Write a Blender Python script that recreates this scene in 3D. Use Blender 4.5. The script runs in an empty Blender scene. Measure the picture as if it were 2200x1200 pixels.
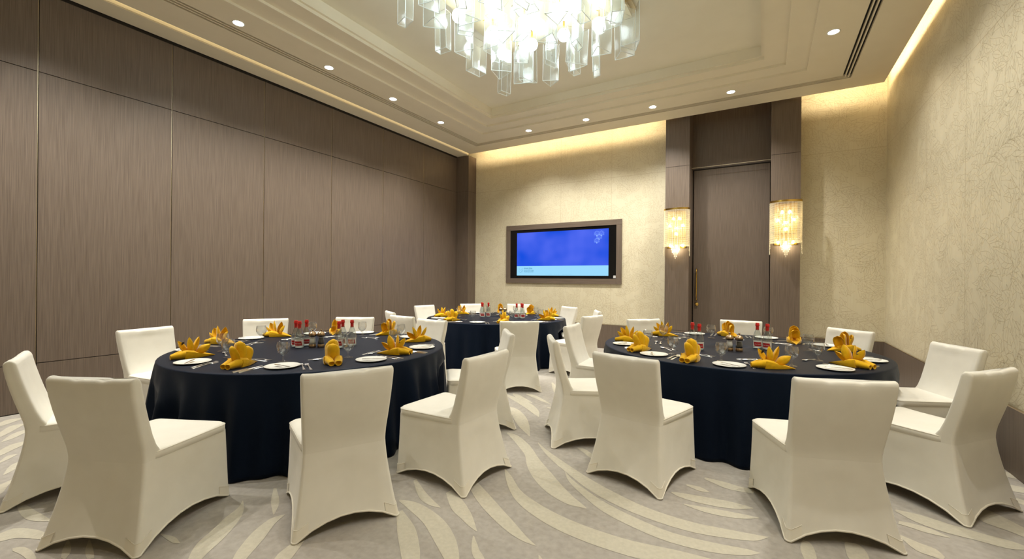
import bpy, math, random
import numpy as np
from mathutils import Vector, Matrix
D = bpy.data; SC = bpy.context.scene; COL = SC.collection
PI = math.pi; R = math.radians; sin = math.sin; cos = math.cos

# ------------------------------------------------------------------ camera
YAW = R(30.55); ROLL = math.atan(.0088); CAMZ = 1.5
cam = D.objects.new('camera', D.cameras.new('camera')); COL.objects.link(cam)
_F = Vector((-sin(YAW), cos(YAW), 0)); _R0 = Vector((cos(YAW), sin(YAW), 0)); _U0 = Vector((0, 0, 1))
_R = _R0 * cos(ROLL) + _U0 * sin(ROLL); _U = -_R0 * sin(ROLL) + _U0 * cos(ROLL)
_m = Matrix((_R, _U, -_F)).transposed().to_4x4(); _m.translation = Vector((0, 0, CAMZ))
cam.matrix_world = _m
cam.data.sensor_width = 36; cam.data.lens = 36 * 923.5 / 2200; cam.data.clip_start = .05
SC.camera = cam
# ------------------------------------------------------------------ world, exposure, sampling of light
w = D.worlds.new('world'); SC.world = w; w.use_nodes = True
w.node_tree.nodes['Background'].inputs[0].default_value = (.9, .8, .62, 1)
w.node_tree.nodes['Background'].inputs[1].default_value = .3
SC.view_settings.view_transform = 'Standard'; SC.view_settings.look = 'None'
SC.view_settings.gamma = 1; SC.view_settings.use_curve_mapping = False
SC.view_settings.exposure = 1.12
try:
    SC.cycles.use_denoising = True; SC.cycles.denoiser = 'OPENIMAGEDENOISE'
    SC.cycles.max_bounces = 10; SC.cycles.diffuse_bounces = 7; SC.cycles.glossy_bounces = 3
    SC.cycles.transmission_bounces = 6; SC.cycles.transparent_max_bounces = 24
    SC.cycles.sample_clamp_indirect = 6; SC.cycles.caustics_reflective = False; SC.cycles.caustics_refractive = False
except Exception: pass
WARM = (1.0, .80, .50); COOL = (.90, .97, 1.0); NEUT = (1.0, .97, .90)
P_SPOT = 150; P_BULB = 8; P_COVE = 20
# room, metres
XL, XR, YF, YB, ZT = -6.937, 1.70, -2.62, 9.22, 5.12
ZC = 4.67; SEAM = 3.75; KICK = .53
def lamp(name, kind, loc, energy, color, parent=None, **kw):
    l = D.lights.new(name, kind); l.energy = energy; l.color = color
    for k, v in kw.items(): setattr(l, k, v)
    o = D.objects.new(name, l); COL.objects.link(o); o.location = loc
    if parent: o.parent = parent
    return o
def cove(loc, rot, sx, sy, e, color=WARM):
    o = lamp('cove_light', 'AREA', loc, e, color, shape='RECTANGLE', size=sx, size_y=sy); o.rotation_euler = rot; return o
# warm light strips lying in the ceiling coves
cove((-4.12, 8.72, 4.86), (R(68), 0, 0), 4.6, .05, P_COVE * .7); cove((1.05, 8.72, 4.86), (R(68), 0, 0), .95, .05, P_COVE * .15)   # back wall, none over the door
cove((1.50, 3.3, 4.86), (R(68), 0, R(-90)), 11.4, .05, P_COVE * 1.3)          # right wall

# ------------------------------------------------------------------ materials
def mat(name, col=(.5, .5, .5), rough=.5, metal=0, sheen=0, spec=.5, emit=None, es=0):
    m = D.materials.new(name); m.use_nodes = True; b = m.node_tree.nodes['Principled BSDF']
    b.inputs['Base Color'].default_value = (*col, 1); b.inputs['Roughness'].default_value = rough
    b.inputs['Metallic'].default_value = metal; b.inputs['Specular IOR Level'].default_value = spec
    if sheen: b.inputs['Sheen Weight'].default_value = sheen; b.inputs['Sheen Roughness'].default_value = .4
    if emit: b.inputs['Emission Color'].default_value = (*emit, 1); b.inputs['Emission Strength'].default_value = es
    return m
def noise(m, c0, c1, scale=(1, 1, 1), detail=4, lo=.35, hi=.65, bump=0, bscale=None, dist=0, rgh=.5):
    nt = m.node_tree; N = nt.nodes; L = nt.links; b = N['Principled BSDF']
    tc = N.new('ShaderNodeTexCoord'); mp = N.new('ShaderNodeMapping'); mp.inputs['Scale'].default_value = scale
    n = N.new('ShaderNodeTexNoise'); n.inputs['Scale'].default_value = 1; n.inputs['Detail'].default_value = detail
    n.inputs['Roughness'].default_value = rgh; n.inputs['Distortion'].default_value = dist
    r = N.new('ShaderNodeValToRGB'); r.color_ramp.elements[0].position = lo; r.color_ramp.elements[1].position = hi
    r.color_ramp.elements[0].color = (*c0, 1); r.color_ramp.elements[1].color = (*c1, 1)
    L.new(tc.outputs['Object'], mp.inputs[0]); L.new(mp.outputs[0], n.inputs[0]); L.new(n.outputs[0], r.inputs[0])
    L.new(r.outputs[0], b.inputs['Base Color'])
    if bump:
        bp = N.new('ShaderNodeBump'); bp.inputs['Strength'].default_value = bump; bp.inputs['Distance'].default_value = .004
        if bscale:
            n2 = N.new('ShaderNodeTexNoise'); n2.inputs['Scale'].default_value = bscale; n2.inputs['Detail'].default_value = 3
            L.new(tc.outputs['Object'], n2.inputs[0]); L.new(n2.outputs[0], bp.inputs['Height'])
        else: L.new(n.outputs[0], bp.inputs['Height'])
        L.new(bp.outputs[0], b.inputs['Normal'])
    return m
def thin_glass(name, tint=(.97, .98, .98), gloss=.12, veil=0.0, veilcol=(.9, .95, 1), rough=.02):
    """clear thin pane or wall: mostly lets light through, mirrors more at a glancing angle"""
    m = D.materials.new(name); m.use_nodes = True; nt = m.node_tree; N = nt.nodes; L = nt.links
    N.remove(N['Principled BSDF']); out = N['Material Output']
    t = N.new('ShaderNodeBsdfTransparent'); t.inputs[0].default_value = (*tint, 1)
    g = N.new('ShaderNodeBsdfGlossy'); g.inputs['Roughness'].default_value = rough
    lw = N.new('ShaderNodeLayerWeight'); lw.inputs[0].default_value = .35
    mx = N.new('ShaderNodeMixShader'); ma = N.new('ShaderNodeMath'); ma.operation = 'MULTIPLY_ADD'
    ma.inputs[1].default_value = .85; ma.inputs[2].default_value = gloss * .4; ma.use_clamp = True
    L.new(lw.outputs['Facing'], ma.inputs[0]); L.new(ma.outputs[0], mx.inputs[0])
    pw = N.new('ShaderNodeMath'); pw.operation = 'POWER'; pw.inputs[1].default_value = 1.9
    L.new(lw.outputs['Facing'], pw.inputs[0]); L.new(pw.outputs[0], ma.inputs[0])
    L.new(t.outputs[0], mx.inputs[1]); L.new(g.outputs[0], mx.inputs[2]); last = mx
    if veil:
        tl = N.new('ShaderNodeBsdfTranslucent'); tl.inputs[0].default_value = (*veilcol, 1)
        df = N.new('ShaderNodeBsdfDiffuse'); df.inputs[0].default_value = (*veilcol, 1)
        ad = N.new('ShaderNodeMixShader'); ad.inputs[0].default_value = .5
        L.new(tl.outputs[0], ad.inputs[1]); L.new(df.outputs[0], ad.inputs[2])
        m2 = N.new('ShaderNodeMixShader'); m2.inputs[0].default_value = veil
        L.new(mx.outputs[0], m2.inputs[1]); L.new(ad.outputs[0], m2.inputs[2]); last = m2
    L.new(last.outputs[0], out.inputs[0]); return m
M = {}
M['wood'] = noise(mat('brown wood veneer', rough=.42, spec=.35), (.108, .080, .060), (.178, .136, .105), (210, 210, 2.6), 6, .3, .7, .12)
M['wood_h'] = noise(mat('brown wood veneer laid flat', rough=.42, spec=.35), (.108, .080, .060), (.178, .136, .105), (2.6, 210, 210), 6, .3, .7, .1)
M['seam'] = mat('dark joint', (.02, .014, .01), .8)
M['strip'] = mat('champagne metal strip', (.55, .45, .30), .3, 1)
M['paper'] = noise(mat('cream silk wallpaper', rough=.48, spec=.4), (.655, .59, .42), (.70, .635, .465), (160, 160, 3), 3, .3, .7, .05)
M['line'] = mat('gold leaf outlines', (.56, .475, .315), .48, 0, 0, .4)
M['ceil'] = noise(mat('cream ceiling paint', rough=.75, spec=.2), (.80, .73, .57), (.82, .75, .59), (3, 3, 3), 3)
M['ceilin'] = noise(mat('pale ceiling paint', rough=.75, spec=.2), (.80, .75, .60), (.82, .77, .62), (3, 3, 3), 3)
M['black'] = mat('black slot', (.004, .004, .004), .7)
M['carpet'] = noise(mat('taupe carpet', rough=1, spec=.05, sheen=.2), (.375, .34, .295), (.455, .42, .37), (26, 26, 26), 8, .3, .7, .5, 420)
M['swirl'] = noise(mat('cream carpet pile', rough=1, spec=.05, sheen=.2), (.53, .49, .39), (.60, .555, .445), (40, 40, 40), 6, .3, .7, .5, 420)
M['cover'] = noise(mat('ivory stretch fabric', rough=.62, spec=.35, sheen=.25), (.75, .715, .62), (.78, .745, .65), (8, 8, 8), 3)
M['hem'] = mat('ivory hem', (.78, .73, .61), .6, 0, .2)
M['cloth'] = noise(mat('midnight satin cloth', rough=.45, spec=.11, sheen=.03), (.0025, .004, .0085), (.007, .011, .021), (500, 500, 500), 3, .3, .7, .35, 700)
_b = M['cloth'].node_tree.nodes['Principled BSDF']; _b.inputs['Specular Tint'].default_value = (.30, .50, 1.0, 1)
M['napkin'] = noise(mat('yellow linen', rough=.8, spec=.2, sheen=.3), (.68, .385, .004), (.78, .445, .008), (40, 40, 40), 3, .3, .7, .2, 300)
M['porcelain'] = mat('white porcelain', (.80, .80, .74), .15, 0, 0, .6)
M['steel'] = mat('polished steel', (.78, .77, .74), .28, 1)
M['glass'] = thin_glass('clear drinking glass', (.985, .99, .99), gloss=.25, veil=.008)
M['btl'] = thin_glass('clear bottle glass', (.88, .91, .90), .35)
M['thick'] = mat('thick glass', (.8, .84, .82), .08, 0, 0, .9)
M['red'] = mat('red cap', (.60, .015, .012), .35)
M['redl'] = mat('red label', (.42, .008, .01), .4)
M['white'] = mat('white print', (.75, .72, .66), .5)
M['bronze'] = mat('brushed bronze', (.42, .29, .17), .3, 1)
M['salt'] = mat('salt grains', (.75, .74, .68), .8)
M['pepper'] = mat('pepper grains', (.012, .010, .008), .8)
M['brass'] = mat('polished brass', (.72, .47, .12), .22, 1)
M['tag'] = mat('black tag', (.008, .008, .01), .5)
M['bulb'] = mat('glowing bulb', (1, 1, 1), .5, emit=(.84, .96, 1), es=P_BULB)
M['sbulb'] = mat('warm glowing bulb', (1, 1, 1), .5, emit=(1, .80, .45), es=22)
M['led'] = mat('warm light strip', (.9, .85, .7), .6, emit=(1, .80, .46), es=.42)
M['lens'] = mat('lit lens', (1, 1, 1), .5, emit=(1, .98, .92), es=14)
M['ring'] = mat('white lamp ring', (.8, .78, .7), .4)
M['pane'] = thin_glass('frosted acrylic pane', (.97, .985, .985), .12, .045, (.82, .95, .97), .12)
M['edge'] = mat('bright acrylic edge', (.90, .96, .96), .3)
M['plate'] = mat('champagne ceiling plate', (.72, .62, .40), .35, .3)
M['bead'] = thin_glass('crystal bead', (.96, .93, .84), .5, .5, (1, .95, .82), .1)
M['bezel'] = mat('black gloss bezel', (.004, .004, .005), .12)
M['sticker'] = mat('grey sticker', (.6, .6, .6), .5)
def emis(name, col, s):
    m = D.materials.new(name); m.use_nodes = True; nt = m.node_tree; nt.nodes.remove(nt.nodes['Principled BSDF'])
    e = nt.nodes.new('ShaderNodeEmission'); e.inputs[0].default_value = (*col, 1); e.inputs[1].default_value = s
    nt.links.new(e.outputs[0], nt.nodes['Material Output'].inputs[0]); return m, e
M['scr_b'], e_ = emis('screen cyan band', (.34, .72, 1.0), .46)
M['scr_t'], _x = emis('screen dark print', (.03, .20, .32), .45)
M['scr_f'], _x = emis('screen faint print', (.22, .56, .76), .45)
M['scr_w'], _x = emis('screen light print', (.30, .50, 1.0), .62)
M['screen'], e_ = emis('screen blue', (0, .08, .8), .47)
nt = M['screen'].node_tree
tc = nt.nodes.new('ShaderNodeTexCoord'); ns = nt.nodes.new('ShaderNodeTexNoise'); ns.inputs['Scale'].default_value = 1.1; ns.inputs['Detail'].default_value = 2
rp = nt.nodes.new('ShaderNodeValToRGB'); rp.color_ramp.elements[0].position = .3; rp.color_ramp.elements[1].position = .68
rp.color_ramp.elements[0].color = (.0, .07, .72, 1); rp.color_ramp.elements[1].color = (.10, .16, .90, 1)
nt.links.new(tc.outputs['Object'], ns.inputs[0]); nt.links.new(ns.outputs[0], rp.inputs[0]); nt.links.new(rp.outputs[0], e_.inputs[0])

# ------------------------------------------------------------------ mesh helpers
class MB:
    def __init__(s): s.v = []; s.f = []; s.m = []
    def add(s, v, f, mi=0):
        n = len(s.v); s.v += [tuple(p) for p in v]; s.f += [tuple(i + n for i in q) for q in f]; s.m += [mi] * len(f); return s
    def box(s, a, b, mi=0):
        x0, y0, z0 = a; x1, y1, z1 = b
        return s.add([(x0, y0, z0), (x1, y0, z0), (x1, y1, z0), (x0, y1, z0), (x0, y0, z1), (x1, y0, z1), (x1, y1, z1), (x0, y1, z1)],
                     [(0, 3, 2, 1), (4, 5, 6, 7), (0, 1, 5, 4), (1, 2, 6, 5), (2, 3, 7, 6), (3, 0, 4, 7)], mi)
    def loft(s, rings, mi=0, closed=True, cap0=False, cap1=False):
        n = len(rings[0]); v = [p for r in rings for p in r]; f = []
        for i in range(len(rings) - 1):
            for j in range(n if closed else n - 1):
                k = (j + 1) % n; f.append((i * n + j, i * n + k, (i + 1) * n + k, (i + 1) * n + j))
        if cap0: f.append(tuple(range(n - 1, -1, -1)))
        if cap1: f.append(tuple((len(rings) - 1) * n + j for j in range(n)))
        return s.add(v, f, mi)
    def lathe(s, prof, n=24, c=(0, 0, 0), mi=0, cap0=False, cap1=False):
        return s.loft([[(c[0] + r * cos(2 * PI * j / n), c[1] + r * sin(2 * PI * j / n), c[2] + z) for j in range(n)] for r, z in prof], mi, True, cap0, cap1)
    def tube(s, pts, rad, n=8, mi=0, closed=False):
        P = [Vector(p) for p in pts]; rings = []; N = len(P)
        for i, p in enumerate(P):
            t = (P[(i + 1) % N] - P[i - 1]) if closed else (P[min(i + 1, N - 1)] - P[max(i - 1, 0)])
            t.normalize(); u = t.cross(Vector((0, 0, 1)))
            if u.length < .05: u = t.cross(Vector((1, 0, 0)))
            u.normalize(); w_ = t.cross(u); r = rad[i] if isinstance(rad, (list, tuple)) else rad
            rings.append([p + (u * cos(2 * PI * k / n) + w_ * sin(2 * PI * k / n)) * r for k in range(n)])
        if closed: rings.append(rings[0])
        return s.loft(rings, mi, True, not closed, not closed)
    def sphere(s, c, r, n=10, m=6, mi=0, sz=1):
        return s.lathe([(max(r * sin(PI * i / m), 1e-4), -r * sz * cos(PI * i / m)) for i in range(m + 1)], n, c, mi)
    def build(s, name, mats, parent=None, smooth=False, loc=None, auto=None, bevel=0):
        me = D.meshes.new(name); me.from_pydata(s.v, [], s.f)
        for m in (mats if isinstance(mats, (list, tuple)) else [mats]): me.materials.append(m)
        if any(s.m): me.polygons.foreach_set('material_index', s.m)
        if smooth or auto: me.polygons.foreach_set('use_smooth', [True] * len(s.f))
        me.update()
        if auto: me.set_sharp_from_angle(angle=R(auto))
        o = D.objects.new(name, me); COL.objects.link(o)
        if parent: o.parent = parent
        if loc: o.location = loc
        if bevel:
            b = o.modifiers.new('bevel', 'BEVEL'); b.width = bevel; b.segments = 2
        return o
def tag(o, label, cat, group=None):
    o['label'] = label; o['category'] = cat
    if group: o['group'] = group
    return o
def empty(name, loc=(0, 0, 0), rz=0):
    o = D.objects.new(name, None); COL.objects.link(o); o.location = loc; o.rotation_euler = (0, 0, rz); o.empty_display_size = .1; return o
def struct(o): o['kind'] = 'structure'; return o
def dup(o, parent=None):
    c = o.copy(); COL.objects.link(c)
    if parent: c.parent = parent
    for ch in o.children: dup(ch, c)
    return c
def text(name, s, size, loc, rot, m, parent=None, ext=.0006, align='LEFT'):
    cu = D.curves.new(name, 'FONT'); cu.body = s; cu.size = size; cu.extrude = ext; cu.align_x = align
    o = D.objects.new(name, cu); COL.objects.link(o); bpy.context.view_layer.update()
    me = D.meshes.new_from_object(o); D.objects.remove(o)
    me.materials.clear(); me.materials.append(m)
    o = D.objects.new(name, me); COL.objects.link(o); o.location = loc; o.rotation_euler = rot
    if parent: o.parent = parent
    return o

# ------------------------------------------------------------------ wallpaper drawing: leaf outlines on a repeating tile
TW, TH = 1.217, 1.25; TK = 1.7
def leaf_tile(seed=5):
    rng = random.Random(seed); leaves = []     # x, y, angle, length, halfwidth, bend
    def put(x, y, a, L, W, k): leaves.append((x, y, a, L, W, k))
    for i in range(4):                           # blossoms: a fan of petals
        cx, cy, a0 = (.25, .3, 1.3)[0] + (i % 2) * .6 + rng.uniform(-.06, .06), .22 + i * .31, rng.uniform(0, 6.28)
        for j in range(5): put(cx, cy, a0 + (j - 2) * .42, .085, .018, rng.uniform(-.15, .15))
        for j in range(8): put(cx, cy, a0 + (j - 3.5) * .55, .125 + .03 * rng.random(), .036, rng.uniform(-.3, .3))
    for i in range(15):                          # sprays: leaves along a curved stem
        x, y, a = rng.uniform(0, TW), rng.uniform(0, TH), rng.uniform(0, 6.28); c = rng.uniform(-.35, .35)
        for j in range(8):
            s_ = 1 if j % 2 else -1; L = .20 - .012 * j + rng.uniform(-.02, .02)
            put(x, y, a + s_ * (.35 + .05 * j), L, L * rng.uniform(.15, .20), s_ * rng.uniform(.1, .5))
            x += .036 * cos(a); y += .036 * sin(a); a += c * .25
    for i in range(300):
        L = rng.uniform(.10, .19)
        put(rng.uniform(0, TW), rng.uniform(0, TH), rng.uniform(0, 6.28), L, L * rng.uniform(.13, .2), rng.uniform(-.9, .9))
    A = np.array(leaves); segs = []; hw = .00112
    done = np.zeros((0, 6))
    for lf in A:
        x, y, a, L, W, k = lf; ts = np.linspace(0, 1, 15)
        wv = W * np.sin(PI * ts ** .8); mid = k * L * ts * (1 - ts)
        def to(px, py): return np.c_[x + px * np.cos(a) - py * np.sin(a), y + px * np.sin(a) + py * np.cos(a)]
        lines = [to(ts * L, mid + wv), to(ts * L, mid - wv)]
        if L > .1: lines.append(to(ts[:11] * L, mid[:11]))
        if L > .13:
            for q in (3, 6): 
                t2 = np.linspace(0, 1, 4); b = ts[q]
                for sg in (1, -1): lines.append(to((b + .12 * t2) * L, np.interp(b + .12 * t2, ts, mid) + sg * t2 * np.interp(b + .12, ts, wv) * .8))
        for ln in lines:
            c = (ln[:-1] + ln[1:]) / 2; vis = np.ones(len(c), bool)
            if len(done):
                d = c[:, None, :] - done[None, :, :2]
                d[..., 0] -= TW * np.round(d[..., 0] / TW); d[..., 1] -= TH * np.round(d[..., 1] / TH)
                ca, sa = np.cos(done[:, 2]), np.sin(done[:, 2])
                u = (d[..., 0] * ca + d[..., 1] * sa) / done[:, 3]; v = -d[..., 0] * sa + d[..., 1] * ca
                uc = np.clip(u, 0, 1)
                ins = (u > 0) & (u < 1) & (np.abs(v - done[:, 5] * done[:, 3] * uc * (1 - uc)) < done[:, 4] * np.sin(PI * uc ** .8))
                vis = ~ins.any(1)
            for i in np.where(vis)[0]: segs.append((*ln[i], *ln[i + 1]))
        done = np.vstack([done, lf])
    S = np.array(segs); p, q = S[:, :2], S[:, 2:]; sh = -np.floor((p + q) / 2 / np.array([TW, TH])) * np.array([TW, TH])
    p = p + sh; q = q + sh; t = q - p; t /= np.linalg.norm(t, axis=1)[:, None] + 1e-9; n = np.c_[-t[:, 1], t[:, 0]] * hw
    p = p - t * hw * .5; q = q + t * hw * .5
    return TK * np.stack([p + n, p - n, q - n, q + n], 1)          # quads in 2D
TILE = leaf_tile(); TW *= TK; TH *= TK
def paper_wall(name, to3d, u0, u1, v0, v1, seams_u, seam_v, holes=(), uoff=0.0):
    """a papered wall: flat sheets, thin joints and the drawn leaves, all one mesh. to3d(u, v, off) places a point"""
    mb = MB()
    us = sorted([u0, u1] + [h for H in holes for h in H[:2]]); vs = sorted([v0, v1] + [h for H in holes for h in H[2:]])
    for a, b in zip(us[:-1], us[1:]):
        for c, d in zip(vs[:-1], vs[1:]):
            mu, mv = (a + b) / 2, (c + d) / 2
            if b - a < 1e-6 or d - c < 1e-6 or any(H[0] < mu < H[1] and H[2] < mv < H[3] for H in holes): continue
            mb.add([to3d(a, c, 0), to3d(b, c, 0), to3d(b, d, 0), to3d(a, d, 0), ], [(0, 1, 2, 3)], 0)
    for s_ in seams_u: mb.add([to3d(s_ - .0035, v0, .0005), to3d(s_ + .0035, v0, .0005), to3d(s_ + .0035, v1, .0005), to3d(s_ - .0035, v1, .0005)], [(0, 1, 2, 3)], 1)
    mb.add([to3d(u0, seam_v - .004, .0005), to3d(u1, seam_v - .004, .0005), to3d(u1, seam_v + .004, .0005), to3d(u0, seam_v + .004, .0005)], [(0, 1, 2, 3)], 1)
    qs = []
    i0, i1 = int(math.floor((u0 - uoff) / TW)), int(math.ceil((u1 - uoff) / TW)); j0, j1 = int(math.floor(v0 / TH)), int(math.ceil(v1 / TH))
    for i in range(i0, i1):
        for j in range(j0, j1): qs.append(TILE + np.array([uoff + i * TW, j * TH]))
    Q = np.concatenate(qs); ok = (Q[..., 0].min(1) > u0) & (Q[..., 0].max(1) < u1) & (Q[..., 1].min(1) > v0) & (Q[..., 1].max(1) < v1)
    for H in holes: ok &= ~((Q[..., 0].max(1) > H[0]) & (Q[..., 0].min(1) < H[1]) & (Q[..., 1].max(1) > H[2]) & (Q[..., 1].min(1) < H[3]))
    Q = Q[ok].reshape(-1, 2); v3 = [to3d(a, b, .0003) for a, b in Q.tolist()]; n = len(v3) // 4
    mb.add(v3, [(4 * k, 4 * k + 1, 4 * k + 2, 4 * k + 3) for k in range(n)], 1)
    return struct(mb.build(name, [M['paper'], M['line']]))

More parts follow.
